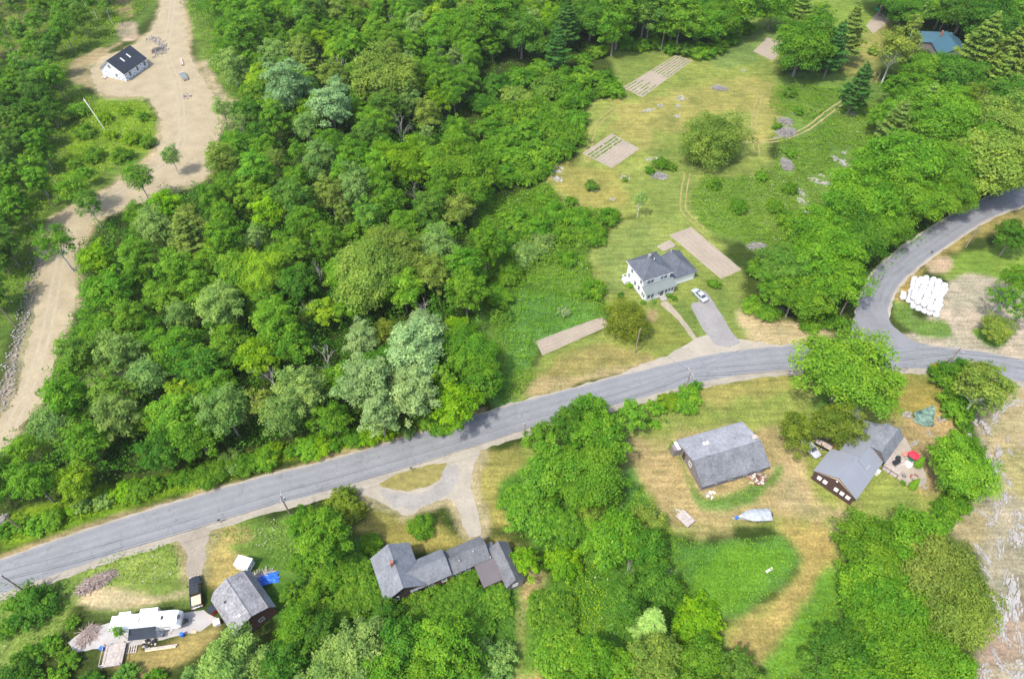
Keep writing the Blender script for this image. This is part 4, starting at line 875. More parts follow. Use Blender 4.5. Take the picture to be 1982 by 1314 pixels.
p = G(1771,924,.2); e = empty('fire_pit', (p.x,p.y,.02), label='round stone fire pit ring on the patio', cat='fire pit')
for k in range(11): MB().obox((.75*math.cos(k*.571),.75*math.sin(k*.571),.15), .3, .36, .3, k*.571).build('stone', M['brick'] if k%3 else M['stone'], e)
p = G(1750,920,.2); o = MB().disc((0,0),.45,0,.4,12,.9).disc((0,0),.3,.41,.5,10).build('planter', M['clapgrey']); o.location=(p.x,p.y,.02); tag(o,'round grey planter on the patio','planter')
# platform / raised bed by the white house
o = sheet('raised_bed', [(1272,478),(1296,467),(1307,477),(1285,487)], .25, M['soil'], .05, 1); tag(o,'square raised bed of soil behind the white house','garden bed')
q = gpoly([(1272,478),(1296,467),(1307,477),(1285,487)])
for i in range(4):
    a = Vector((*q[i],0)); b = Vector((*q[(i+1)%4],0)); c = (a+b)/2; MB().obox((c.x,c.y,.14), (b-a).length+.1, .12, .28, math.atan2((b-a).y,(b-a).x)).build('side_board', M['wood'], o)

def heap(name, px, py, rx, ry, h, rz, n, m, label, cat, ln=(1.2,2.6), rad=.045, seed=1):
    """a heap of sticks thrown over each other"""
    rr = random.Random(seed); p = G(px,py); mb = MB()
    for i in range(n):
        r = math.sqrt(rr.random()); t = rr.uniform(0,6.283); x, y = rx*r*math.cos(t)*.85, ry*r*math.sin(t)*.85
        z = h*(1-r*r)*rr.uniform(.15,1)+.05; L = rr.uniform(*ln); a = rr.gauss(0,.7) if rr.random()<.7 else rr.uniform(0,3.14); dz = rr.uniform(-.2,.25)*L*.4
        d = Vector((math.cos(a)*L/2, math.sin(a)*L/2, dz)); c = Vector((x,y,z)); k = Vector((rr.uniform(-.1,.1),rr.uniform(-.1,.1),rr.uniform(0,.1)))
        pts = [c-d, c+k, c+d]; pts = [Vector((q.x,q.y,max(q.z,.03))) for q in pts]; mb.tube(pts, [rad*1.3,rad,rad*.5], 4, False)
    o = mb.build(name, m); o.location = (p.x,p.y,0); o.rotation_euler = (0,0,rz); return tag(o, label, cat)
M['pinkbrush'] = mat('reddish_dry_twigs', S(214,192,180), .95, .3, 3)
heap('brush_pile',188,1126,4.0,1.3,1.0,R(32),300,M['pinkbrush'],'long heap of dry brown branches on the trailer lot grass','brush pile',seed=2)
heap('brush_pile',1522,257,3.6,2.6,1.0,R(30),380,M['brush'],'large grey brush pile beside the bare wheel track','brush pile',seed=3)
heap('brush_pile',1520,236,2.2,2.4,.9,R(60),160,M['brush'],'smaller grey brush pile spilling off the large one','brush pile',seed=33)
heap('brush_pile',1522,319,1.7,3.4,.9,R(8),260,M['brush'],'narrow grey brush pile in the weeds','brush pile',seed=4)
heap('brush_pile',1393,172,2.6,1.4,.9,R(-8),220,M['brush'],'grey brush pile alone on the dry lawn','brush pile',seed=5)
heap('brush_pile',1648,223,1.4,1.0,.6,R(0),90,M['brush'],'little brush pile at the foot of the dark pine','brush pile',seed=6)
heap('brush_pile',1276,341,2.6,1.3,.8,R(-10),160,M['brush'],'brush heap by the shrubs on the lawn knoll','brush pile',seed=7)
heap('brush_pile',1650,800,1.8,1.3,.9,R(20),140,M['deadwood'],'pale brush heap behind the brown house','brush pile',seed=8)
heap('brush_pile',1465,477,2.4,1.4,.6,R(10),120,M['brush'],'brown brush heap at the corner of the maple grove','brush pile',seed=9)
heap('brush_pile',172,1228,2.0,1.6,.5,R(50),140,M['pinkbrush'],'scatter of brown brush on the end of the concrete slab','brush pile',seed=10)
heap('brush_pile',1503,600,1.6,1.0,.6,R(0),90,M['brush'],'brush heap below the maple grove by the road','brush pile',seed=12)
heap('stump_pile',306,98,2.2,1.6,1.0,R(40),110,M['bark'],'pile of broken stumps and roots behind the unfinished house','brush pile',seed=11, rad=.08)
heap('lumber_pile',509,1114,.6,2.2,.5,R(105),40,M['wood'],'stack of old boards leaning by the blue tarp','lumber',ln=(2,3),rad=.07,seed=14)
# crumpled blue tarp
def cloth(name, px, py, rx, ry, h, m, label, cat, seed, rz=0):
    bm = bmesh.new(); n = 14; rr = random.Random(seed); g = {}
    for i in range(n+1):
        for j in range(n+1):
            u, v = i/n*2-1, j/n*2-1; f = max(0, 1-(u*u+v*v)*.55); q = Vector((u*3+seed,v*3,seed))
            g[i,j] = bm.verts.new((u*rx*(1+.3*noise.noise(q)), v*ry*(1+.3*noise.noise(q+Vector((7,3,1)))), .04+h*f*(.55+.7*abs(noise.noise(q*1.7)))))
    for i in range(n):
        for j in range(n): bm.faces.new((g[i,j],g[i+1,j],g[i+1,j+1],g[i,j+1]))
    me = bpy.data.meshes.new(name); bm.to_mesh(me); bm.free(); o = link(name, me, m); p = G(px,py); o.location = (p.x,p.y,0); o.rotation_euler=(0,0,rz); return tag(o,label,cat)
cloth('blue_tarp',515,1122,1.0,2.2,.8,M['bluetarp'],'crumpled bright blue tarp behind the gambrel barn','tarp',3,R(-75))
# debris heap by the workshop, boards, drums by the trailer
def debris(px, py, r, n, label, seed, mats, hh=.6):
    rr = random.Random(seed); p = G(px,py); e = empty('rubbish_heap', (p.x,p.y,0), label=label, cat='rubbish heap')
    for i in range(n):
        a = rr.uniform(0,6.283); q = r*math.sqrt(rr.random()); z = .12+hh*(1-q/r)*rr.random()
        MB().obox((q*math.cos(a),q*math.sin(a),z), rr.uniform(.25,.9), rr.uniform(.2,.6), rr.uniform(.06,.3), rr.uniform(0,3), rr.uniform(-.4,.4), rr.uniform(-.4,.4)).build('piece', M[rr.choice(mats)], e)
debris(1465,926,1.7,46,'heap of boards and rubbish against the workshop wall',3,['wood','brick','trim','newwood','pinkbrush','clapbrown'])
debris(385,1276-1060+1000,1.0,1,'loose board by the slab edge',5,['newwood'])
debris(318,1213,1.6,30,'clutter of garden furniture and boxes beside the trailer awning',6,['black','steel','trim','wood','clapgrey'],.4)
debris(290,1245,1.1,20,'dark clutter at the edge of the concrete slab',7,['black','steel','wood','rubber'],.4)
debris(360,112+76,1.6,30,'scattered cut logs at the edge of the dirt yard',8,['wood','bark','newwood','bark'],.2)
debris(205,150,1.3,16,'stacked bags and offcuts by the gable of the unfinished house',9,['trim','newwood','trim','concrete'],.5)
debris(1375,958,1.0,8,'broken pale concrete slabs at the workshop corner',10,['concrete','trim'],.15)
for px, py, lab, m_ in ((353,1228,'blue barrel on the concrete slab','bluetarp'),(198,1255,'blue tub by the small wooden platform','bluetarp')):
    p = G(px,py,.4); o = MB().disc((0,0),.33,0,.45,14,1.06).disc((0,0),.35,.45,.9,14,.94).disc((0,0),.25,.9,.94,14).build('barrel', M[m_]); o.location=(p.x,p.y,.06); tag(o,lab,'barrel')
p = G(403,1205,.5); o = MB().box(-.5,.5,-.4,.4,0,.9).prof([(-.5,.92),(.5,.92),(.45,1.02),(-.45,1.0)],-.55,.55).build('white_chest', M['trim']); o.location=(p.x+1.5,p.y,0); o.rotation_euler=(0,0,.5); tag(o,'white chest in the grass beside the gambrel barn','box')
# lumber stacks in the dirt yard
def stack(px, py, rz, L, rows, n, label, cover=None):
    p = G(px,py); e = empty('lumber_stack', (p.x,p.y,0), rz, label=label, cat='lumber')
    for j in range(rows):
        for i in range(n): MB().box(-L/2+rnd.uniform(-.2,.2),L/2+rnd.uniform(-.2,.2),i*.3-n*.15,i*.3-n*.15+.26,.1+j*.2,.1+j*.2+.17).build('board', M['wood'] if (i+j)%3 else M['newwood'], e)
    if cover: MB().box(-L/2+.6,L/2-.2,-n*.15-.1,n*.15+.1,.12+rows*.2,.18+rows*.2).build('cover_sheet', M[cover], e)
stack(356,150,R(-58),5.5,3,6,'stack of boards under a green sheet at the edge of the dirt yard','porch_green')
stack(352,122,R(-65),5.0,2,3,'row of pale pipes and boards by the dirt yard brush')
stack(312,1254,R(8),5.2,1,2,'long pale planks lying along the slab edge')
# small weathered platform with rails
p = G(221,1268,.5); e = empty('wooden_platform', (p.x,p.y,0), R(8), label='small weathered wooden deck platform beyond the trailer slab', cat='platform')
for i in range(12): MB().box(-1.6,1.6,-1.7+i*.29,-1.7+i*.29+.26,.62,.68).build('plank', M['wood'], e)
MB().box(-1.55,1.55,-1.65,1.7,.1,.615).build('base', M['clapgrey'], e)
for x,y in ((-1.6,-1.7),(1.6,-1.7),(1.6,1.7),(-1.6,1.7)): MB().box(x-.06,x+.06,y-.06,y+.06,0,1.6).build('post', M['wood'], e)
MB().box(-1.64,-1.56,-1.64,1.64,1.5,1.6).build('rail', M['wood'], e); MB().box(-1.54,1.54,-1.74,-1.66,1.5,1.6).build('rail', M['wood'], e); MB().box(1.56,1.64,-1.64,.3,1.5,1.6).build('rail', M['wood'], e)
p = G(252,1257,.1); e = empty('pallet', (p.x,p.y,.0), R(8), label='wooden pallet lying beside the platform', cat='pallet')
for i in range(6): MB().box(-1.0+i*.38,-1.0+i*.38+.18,-.6,.6,.14,.18).build('slat', M['wood'], e)
for y in (-.55,0,.5): MB().box(-1.0,1.1,y,y+.08,.02,.135).build('bearer', M['wood'], e)
p = G(1490,1103,.3); e = cloth('white_sheet',1489,1103,.22,.8,.4,M['trim'],'crumpled white sheet in the tall weeds','sheet',9,R(-60))

# ---------------------------------------------------------------- rocks
def rock_mesh(seed):
    """outcrop: broken slabs and knobs breaking the turf, all pointing one way"""
    rr = random.Random(seed); bm = bmesh.new()
    for i in range(rr.randint(34,48)):
        r = math.sqrt(rr.random()); t = rr.uniform(0,6.283); x, y = .8*r*math.cos(t), .85*r*math.sin(t)
        s = rr.uniform(.05,.18)*(1.25-.6*r); el = rr.uniform(1.0,1.5); a = rr.gauss(1.35,.35); q = Vector((rr.uniform(0,50),rr.uniform(0,50),0))
        g = bmesh.ops.create_icosphere(bm, subdivisions=1, radius=1)['verts']; c, n_ = math.cos(a), math.sin(a); tl = rr.uniform(-.25,.25)
        for v in g:
            d = v.co * (1 + .45*noise.noise(v.co*1.3+q) + .25*noise.noise(v.co*3.1+q)); d.z = max(-.4, min(d.z, .55+.15*noise.noise(v.co*2+q)))
            px_, py_ = d.x*s*el, d.y*s; v.co = (x + px_*c - py_*n_, y + px_*n_ + py_*c, (d.z+tl*d.x)*.26*rr.uniform(.92,1.08) + .03)
    me = bpy.data.meshes.new('rock'); bm.to_mesh(me); bm.free(); me.materials.append(M['ledge']); return me
ROCKS = [rock_mesh(i+1) for i in range(8)]
def ledge(px, py, rx, ry, rz, label, group='ledge outcrops in the pasture', z=.0):
    p = G(px,py); o = link('rock_ledge', rnd.choice(ROCKS)); o.location = (p.x,p.y,z-.02); o.rotation_euler = (0,0,R(rz)); o.scale = (rx*1.15,ry*1.15,min(1.2,.5+.35*min(rx,ry)))
    return tag(o, label, 'rock', group)
pas = 'pale ledge outcrop breaking through the dry pasture'
for px,py,a,b,rz in ((1918,895,1.0,2.6,-20),(1930,870,.6,2.0,-30),(1915,925,.8,1.6,-20),(1950,930,.7,1.8,10),(1945,965,1.1,2.0,-40),(1930,985,.9,2.4,-35),(1920,1010,1.0,1.8,-50),(1970,1005,1.4,2.2,-30),(1895,990,.6,2.2,50),(1965,1040,1.5,2.6,-35),(1935,1060,.8,2.8,-30),(1905,1075,.9,2.4,20),(1985,1060,1.2,2.5,30),(1910,1110,.7,2.0,10),(1945,1115,.5,2.4,-35),(1912,1155,1.4,1.6,30),(1960,1140,1.3,3.2,-28),(1945,1180,1.6,3.6,-30),(1965,1180,1.2,3.4,-25),(1935,1215,1.2,2.6,-20),(1945,1235,.6,1.6,10),(1975,1245,1.0,2.6,-15),(1925,1265,.5,1.3,0),(1905,1300,1.2,1.8,-40),(1970,1300,1.4,2.2,-30),(1940,1290,1.0,1.6,20),(1965,780,.9,2.6,-70),(1940,790,.8,2.0,-60),(1925,810,.7,2.2,-45),(1905,835,.5,1.2,-60),(1950,850,.4,1.2,-30),(1955,875,.4,1.1,10)):
    ledge(px,py,a,b,rz,pas)
ledge(1319,191,2.2,1.8,0,'broad pale ledge beside the long garden plot','ledges on the lawn'); ledge(1313,206,.9,1.0,20,'small knob of rock below the broad pale ledge','ledges on the lawn')
ledge(1278,205,1.6,1.0,10,'low grey ledge between the brown lawn patches','ledges on the lawn'); ledge(1255,214,2.4,.9,15,'long low ledge nearest the square garden plot','ledges on the lawn'); ledge(1310,226,1.2,1.0,0,'flat rock patch on the dry lawn','ledges on the lawn')
ledge(1262,309,2.2,1.2,15,'grey boulder beside the knoll shrubs','ledges on the lawn'); ledge(1282,346,1.4,.9,0,'low rock by the brush heap on the knoll','ledges on the lawn'); ledge(1210,345,1.3,1.5,20,'small rock with a tuft of shrub on the lawn','ledges on the lawn')
ledge(1078,330,2.6,1.8,30,'pale ledge at the edge of the alder thicket','ledges on the lawn'); ledge(1078,347,2.0,1.4,-20,'lower ledge below the alder thicket','ledges on the lawn'); ledge(1438,137,1.2,.6,0,'small flat rock near the far lawn edge','ledges on the lawn')
ledge(1185,386,1.0,.8,10,'small rock at the bottom of the lawn','ledges on the lawn'); ledge(1150,370,.9,.6,0,'small rock by the lone sapling','ledges on the lawn')
for i,(px,py,a,b,rz) in enumerate(((1626,312,1.6,3.4,35),(1634,296,1.0,.9,0),(1578,350,2.4,1.4,-20),(1597,356,1.6,1.2,10),(1548,372,1.2,2.6,20),(1556,392,1.4,2.6,25),(1567,412,1.6,1.4,0),(1597,377,1.0,1.2,0),(1656,307,.8,.7,0),(1503,254,.8,.7,0),(1501,267,.7,.6,0),(1590,340,.8,1.0,30),(1538,220,1.1,.8,0))):
    ledge(px,py,a,b,rz,'jumbled pale rock in the weeds above the maple grove','rocks in the weeds')
ledge(1925,88,2.2,2.0,0,'pale ledge in a gap among the pines','rocks in the weeds'); ledge(1926,140,1.8,2.2,0,'grey ledge below the pines','rocks in the weeds')
ledge(1825,811,2.4,.7,12,'row of pale stones beside the blue spruce','yard rocks'); ledge(1773,814,.9,.7,0,'single pale boulder next to the blue spruce','yard rocks'); ledge(1756,803,1.3,1.0,20,'flat ledge on the bare lawn','yard rocks'); ledge(1798,838,.6,.7,0,'small rock on the lawn by the dormer block','yard rocks'); ledge(1811,846,.6,.6,0,'small rock on the dry side lawn','yard rocks'); ledge(1788,936,.9,1.3,-30,'stones edging the patio','yard rocks'); ledge(1770,858,1.4,.5,30,'thin ledge behind the umbrella','yard rocks')
def stonewall(px, wid, label, seed, n, k_=1.0):
    rr = random.Random(seed); c = [Vector((*p,0)) for p in smooth(gpoly(px), 6, False)]; e = empty('stone_wall', c[0], label=label, cat='stone wall')
    L = [0]
    for a,b in zip(c,c[1:]): L.append(L[-1]+(b-a).length)
    for i in range(n):
        t = (i+rr.random())/n*L[-1]; k = max(j for j in range(len(L)-1) if L[j] <= t); p = c[k].lerp(c[k+1], (t-L[k])/(L[k+1]-L[k]+1e-6)) - c[0]
        o = link('stone', rr.choice(STONES), None, e); s = rr.uniform(.22,.48)*k_; o.location = (p.x+rr.uniform(-wid,wid),p.y+rr.uniform(-wid,wid),.1+rr.uniform(0,.35)); o.rotation_euler=(0,0,rr.uniform(0,6)); o.scale=(s*rr.uniform(.9,1.5),s,s*.8)
def stone_mesh(seed):
    bm = bmesh.new(); bmesh.ops.create_icosphere(bm, subdivisions=1, radius=1)
    for v in bm.verts: v.co *= 1+.35*noise.noise(v.co*1.5+Vector((seed,seed,0)))
    me = bpy.data.meshes.new('stone'); bm.to_mesh(me); bm.free(); me.materials.append(M['stone']); return me
STONES = [stone_mesh(i) for i in range(5)]
stonewall([(1874,812),(1873,830),(1877,848)], .3, 'short dry stone wall below the roadside trees', 1, 40)
stonewall([(1897,816),(1908,828),(1913,840)], .3, 'curved row of stones in the bare pasture corner', 2, 26)
stonewall([(1870,950),(1850,980),(1836,1000),(1828,1020)], .5, 'tumbled stone wall along the pasture hedge', 3, 90)
stonewall([(1935,870),(1925,910),(1915,930),(1905,940)], .6, 'scattered stones by the pasture tree', 4, 50)
stonewall([(1886,816),(1887,822)], .2, 'two stones beside the pasture wall', 5, 7)
stonewall([(290,75),(305,80),(318,95),(300,110)], 1.6, 'spread of rubble stones behind the unfinished house', 6, 160, .6)
stonewall([(68,500),(50,600),(25,690),(12,790)], 1.7, 'stony drainage ditch beside the dirt road', 7, 280, .5)
for i,(px,py) in enumerate(((13,1020),(5,1008))):
    p = G(px,py); o = link('boulder', STONES[i]); o.location=(p.x,p.y,.4); o.scale=(1.6,.8,.7); o.rotation_euler=(0,0,R(60)); tag(o,('long grey boulder at the mouth of the dirt road','rounder grey boulder behind the long one at the dirt road mouth')[i],'boulder')

# ---------------------------------------------------------------- foliage kit
def np_mesh(name, V, F, attrs, m, smooth_=False):
    me = bpy.data.meshes.new(name); n = len(V); k = F.shape[1]
    me.vertices.add(n); me.vertices.foreach_set('co', V.astype(np.float32).ravel()); me.loops.add(F.size); me.loops.foreach_set('vertex_index', F.ravel().astype(np.int32))
    me.polygons.add(len(F)); me.polygons.foreach_set('loop_start', np.arange(0,F.size,k,dtype=np.int32)); me.polygons.foreach_set('loop_total', np.full(len(F),k,np.int32))
    for an, (ty, dat) in attrs.items():
        a = me.attributes.new(an, ty, 'FACE'); a.data.foreach_set('value' if ty == 'FLOAT' else 'color', dat.astype(np.float32).ravel())
    me.update(); me.materials.append(m); return me
def nrm(a): return a / (np.linalg.norm(a, axis=1, keepdims=True) + 1e-9)
def cards(C, N, L, Wd, rg, U=None):
    """diamond leaves at C facing N"""
    n = len(C); N = nrm(N); U = nrm(np.cross(N, rg.normal(size=(n,3)))) if U is None else nrm(U - N*(U*N).sum(1,keepdims=True)); Vv = np.cross(N, U)
    L = (L*np.ones(n))[:,None]; Wd = (Wd*np.ones(n))[:,None]
    V = np.stack([C - U*L*.5, C - Vv*Wd*.5 + U*L*.08, C + U*L*.5, C + Vv*Wd*.5 + U*L*.08], 1).reshape(-1,3)
    return V, np.arange(4*n).reshape(n,4)
def crown_round(seed, Rr, Rz, hc, n, leaf, K=26, airy=0., flat_bottom=.55, shell=.62):
    """flattened leaf sprays at the ends of limbs, uneven outline, gaps between the sprays"""
    rg = np.random.default_rng(seed); K = int(K*1.7); i = np.arange(K)+.5
    ph = np.arccos(1 - (1+flat_bottom)*i/K); th = i*2.39996 + rg.uniform(0,6); D = np.stack([np.sin(ph)*np.cos(th), np.sin(ph)*np.sin(th), np.cos(ph)],1)
    lob = 1 + (.20*np.sin(2*th+rg.uniform(0,6)) + .16*np.sin(3*th+rg.uniform(0,6)))*np.sin(ph) + .12*np.sin(4*ph+rg.uniform(0,6)) + rg.uniform(-.22,.20,K)
    rad = rg.uniform(shell,.93,K)*lob
    P = D*rad[:,None]*np.array([Rr,Rr,Rz]) + rg.normal(0,.07*Rr,(K,3))
    extra = rg.uniform(-1,1,(K//2,3))*np.array([Rr,Rr,Rz])*.55; P = np.concatenate([P, extra]); Dk = np.concatenate([D, nrm(extra+1e-3)])
    Kt = len(P); rc = Rr*rg.uniform(.13,.34,Kt)*(1-.2*airy); tone_c = rg.uniform(-.17,.17,Kt)
    per = rg.multinomial(n, (rc**1.8)/np.sum(rc**1.8)); idx = np.repeat(np.arange(Kt), per); m = len(idx)
    d = nrm(rg.normal(size=(m,3)) + Dk[idx]*.4 + np.array([0,0,.3])); rr = rg.uniform(.25,1.25,m)**.7
    H = Dk*np.array([1,1,.15]); H = nrm(H)
    off = d*(rc[idx]*rr)[:,None]*np.array([1,1,.68]); off = off + H[idx]*((off*H[idx]).sum(1)*.45)[:,None]
    off[:,2] -= .18*rr**2*rc[idx]
    C = P[idx] + off
    N = d*.55 + rg.normal(size=(m,3))*.5 + np.array([0,0,.75]) + Dk[idx]*.25
    t = np.clip(.5 + tone_c[idx] + rg.normal(0,.13,m), 0, 1)
    C = C + np.array([0,0,hc]); lf = leaf*np.exp(rg.normal(0,.28,m)); V, F = cards(C, N, lf, lf*.62*rg.uniform(.8,1.2,m), rg)
    return V, F, t, P + np.array([0,0,hc])
def trunk(seed, h, r, tips, top, lean=.3, nb=16):
    rr = random.Random(seed); mb = MB(); lx, ly = rr.uniform(-lean,lean), rr.uniform(-lean,lean)
    sp = [(0,0,-.2),(lx*.2,ly*.2,h*.35),(lx,ly,h*.7),(lx*1.1,ly*1.1,top)]
    mb.tube(sp, [r*1.25,r*.85,r*.55,r*.15], 7)
    for t in sorted(list(tips), key=lambda q: rr.random())[:nb]:
        k = rr.uniform(.38,.85); b = Vector(sp[1]).lerp(Vector(sp[2]), k) if k < .7 else Vector(sp[2]); t = Vector(t); mid = b.lerp(t,.5)+Vector((0,0,-.1*h*rr.random()*.5))
        mb.tube([b, mid, t], [r*.38,r*.24,r*.06], 5)
    return mb.mesh('trunk')
def crown_conifer(seed, Rr, h, n, leaf, base=.12, droop=.0, plume=True, power=1.0, gap=1.1, nout=.25):
    rg = np.random.default_rng(seed); Cs=[]; Ns=[]; Us=[]; ts=[]; z = h*base; br = []
    while z < h*.97:
        f = (z/h-base)/(1-base); L0 = Rr*(1-f**power)*rg.uniform(.8,1.15)+.25; nb = int(rg.integers(5,8)); a0 = rg.uniform(0,6)
        for b in range(nb):
            a = a0 + b*6.283/nb + rg.normal(0,.15); L = L0*rg.uniform(.7,1.12); k = max(4, int(n*L/ (h*Rr*2.6))); s = rg.uniform(.25,1,k)**.8
            u = np.array([math.cos(a),math.sin(a),0]); v = np.array([-u[1],u[0],0]); wd = L*.26*(1.15-s)+.12
            off = rg.normal(0,1,k)*wd; zz = z + s*L*(.22-droop) - (s**2)*L*droop + rg.normal(0,.10,k)
            C = u*(s*L)[:,None] + v*off[:,None] + np.array([0,0,1])*zz[:,None]
            Cs.append(C); Us.append(u + v*(off/(wd+.01)*.6)[:,None] + np.array([0,0,.25-droop]) + rg.normal(0,.15,(k,3))); Ns.append(np.array([0,0,1]) + rg.normal(0,.4,(k,3)) + u*nout); ts.append(np.clip(.42+.2*s+rg.normal(0,.1,k)+rg.normal(0,.06 if nout < 1 else .17),0,1))
            br.append((u*L*.9+np.array([0,0,z+L*.15]), z))
        z += gap*rg.uniform(.8,1.2)*(1.05-.5*f)
    k = 20; Cs.append(np.array([0,0,h*.97])+rg.normal(0,.18,(k,3))*np.array([1,1,2])); Us.append(rg.normal(0,.5,(k,3))+np.array([0,0,1])); Ns.append(rg.normal(size=(k,3))); ts.append(np.full(k,.6))
    C = np.concatenate(Cs); m = len(C); V, F = cards(C, np.concatenate(Ns), leaf*rg.uniform(.8,1.4,m), leaf*.34*rg.uniform(.8,1.2,m), rg, np.concatenate(Us))
    return V, F, np.concatenate(ts), br
def crown_sumac(seed, Rr, h, leaf):
    """thicket roof of flat rosettes, each a ring of long drooping leaves"""
    rg = np.random.default_rng(seed); pts = []; 
    for _ in range(4000):
        a = rg.uniform(0,6.283); r = Rr*math.sqrt(rg.random())*(1+.16*math.sin(3*a+seed)+.13*math.sin(5*a+2*seed)); p = np.array([r*math.cos(a), r*math.sin(a)])
        if all((p[0]-q[0])**2+(p[1]-q[1])**2 > .27 for q in pts): pts.append(p)
        if len(pts) > Rr*Rr*8: break
    Cs=[];Ns=[];Us=[];ts=[]; stems=[]
    for p in pts:
        r = np.hypot(*p)/Rr; z = h*(1-.38*r**4) + .35*math.sin(p[0]*1.9+seed)*math.cos(p[1]*1.7) + rg.normal(0,.22); t0 = .5+rg.normal(0,.1)
        for lv in range(2):
            k = 7; a = rg.uniform(0,6)+np.arange(k)*6.283/k+rg.normal(0,.25,k); u = np.stack([np.cos(a),np.sin(a),-.25-.45*lv+rg.normal(0,.22,k)],1)
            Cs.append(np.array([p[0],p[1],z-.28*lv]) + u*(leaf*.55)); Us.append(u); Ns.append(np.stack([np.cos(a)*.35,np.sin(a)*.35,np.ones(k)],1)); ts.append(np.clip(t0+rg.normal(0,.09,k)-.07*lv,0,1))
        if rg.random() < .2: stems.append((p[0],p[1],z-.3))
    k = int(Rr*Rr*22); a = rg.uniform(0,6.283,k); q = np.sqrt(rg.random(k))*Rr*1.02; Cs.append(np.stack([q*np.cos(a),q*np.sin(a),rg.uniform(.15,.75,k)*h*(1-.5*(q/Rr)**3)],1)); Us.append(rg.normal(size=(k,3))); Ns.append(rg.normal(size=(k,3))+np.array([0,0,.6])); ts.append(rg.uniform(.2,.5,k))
    C = np.concatenate(Cs); m = len(C); V, F = cards(C, np.concatenate(Ns), leaf*1.05*rg.uniform(.85,1.2,m), leaf*.36, rg, np.concatenate(Us))
    return V, F, np.concatenate(ts), stems
def dead_mesh(seed, h, spread):
    rr = random.Random(seed); mb = MB()
    def go(p, d, L, r, lv):
        q = p + d*L; mid = p.lerp(q,.5)+Vector((rr.uniform(-1,1),rr.uniform(-1,1),0))*L*.05
        mb.tube([p,mid,q],[r,r*.8,r*.55],5 if lv<2 else 4,False)
        if lv >= 4: return
        for i in range(3 if lv else 4):
            k = rr.uniform(.45,1) if i else 1; nd = (d + Vector((rr.uniform(-1,1),rr.uniform(-1,1),rr.uniform(-.1,.6)))*spread).normalized(); go(p.lerp(q,k), nd, L*rr.uniform(.5,.75), r*.5, lv+1)
    go(Vector((0,0,-.1)), Vector((rr.uniform(-.1,.1),rr.uniform(-.1,.1),1)).normalized(), h*.42, h*.016, 0)
    return mb.mesh('branches')

VAR = {}     # kind -> list of (nominal radius, crown centre height, crown mesh, trunk mesh)
def addvar(kind, Rn, hc, cm, tm): VAR.setdefault(kind, []).append((Rn, hc, cm, tm))
def mk(kind, seed, Rn, Rz, hc, n, leaf, bark='bark', r=.16, **k):
    n = int(n*1.4); leaf *= .85
    V, F, t, tips = crown_round(seed, Rn, Rz, hc, n, leaf, **k)
    cm = np_mesh('crown', V, F, {'tone': ('FLOAT', t)}, M['leaf']); tm = trunk(seed, hc, r, tips, hc+Rz*.4); tm.materials.append(M[bark]); addvar(kind, Rn, hc, cm, tm)
for i in range(4):
    mk('round', 10+i, 2.3, 2.4, 4.6, 2800, .34, r=.12, K=16)
    mk('round', 20+i, 3.9, 3.7, 7.0, 7000, .40, r=.2, K=28)
    mk('round', 30+i, 6.0, 5.4, 8.4, 22000, .42, r=.3, K=46)
    mk('tall', 40+i, 2.6, 4.2, 8.2, 4600, .38, r=.15, K=24, bark='birchbark' if i%2 else 'bark')
    mk('tall', 50+i, 3.8, 5.0, 9.0, 7600, .40, r=.2, K=32)
for i in range(3):
    mk('airy', 60+i, 2.2, 3.4, 7.6, 1300, .34, 'birchbark', .11, K=18, airy=.8, shell=.4)
    mk('airy', 70+i, 3.9, 4.4, 8.4, 3600, .36, 'birchbark', .17, K=30, airy=.8, shell=.45)
    mk('bush', 80+i, 1.2, .9, .75, 1100, .26, r=.05, K=12, flat_bottom=.3)
    mk('bush', 90+i, 2.6, 1.9, 1.5, 4200, .34, r=.09, K=24, flat_bottom=.3)
    mk('globe', 100+i, 4.0, 3.5, 4.3, 17000, .32, r=.22, K=90, flat_bottom=.8, shell=.84)
for i in range(2): mk('globe', 106+i, 7.0, 5.6, 6.2, 26000, .42, r=.34, K=56, flat_bottom=.7, shell=.62)
for i in range(3):
    for Rn, h in ((2.6,11),(4.0,15)):
        V,F,t,br = crown_conifer(110+i+int(h), Rn, h, 3600 if h<12 else 6500, .62, base=.22, gap=1.15, power=1.35)
        cm = np_mesh('crown',V,F,{'tone':('FLOAT',t)},M['needle']); mb = MB().tube([(0,0,-.2),(0,0,h*.5),(0,0,h*.97)],[.26,.18,.03],7)
        for p,z in br[::3]: mb.tube([(0,0,z),tuple(p)],[.07,.02],4)
        tm = mb.mesh('trunk'); tm.materials.append(M['bark']); addvar('pine', Rn, h*.55, cm, tm)
V,F,t,br = crown_conifer(140, 1.9, 4.8, 5200, .34, base=.03, gap=.42, droop=.12, nout=1.6)
cm = np_mesh('crown',V,F,{'tone':('FLOAT',t)},M['needle']); tm = MB().tube([(0,0,-.1),(0,0,4.6)],[.13,.02],6).mesh('trunk'); tm.materials.append(M['bark']); addvar('spruce',1.9,2.2,cm,tm)
def arbor(seed):
    rg = np.random.default_rng(seed); n = 2200; z = rg.random(n)*3.0; a = rg.uniform(0,6.283,n); r = .62*(1-(z/3.1)**1.8)*rg.uniform(.8,1.05,n)*(np.clip(z/.35,.55,1)); C = np.stack([r*np.cos(a),r*np.sin(a),z+.05],1)
    V,F = cards(C, np.stack([np.cos(a),np.sin(a),np.full(n,.5)],1)+rg.normal(0,.35,(n,3)), .2, .1, rg); return V,F,np.clip(.5+rg.normal(0,.15,n),0,1)
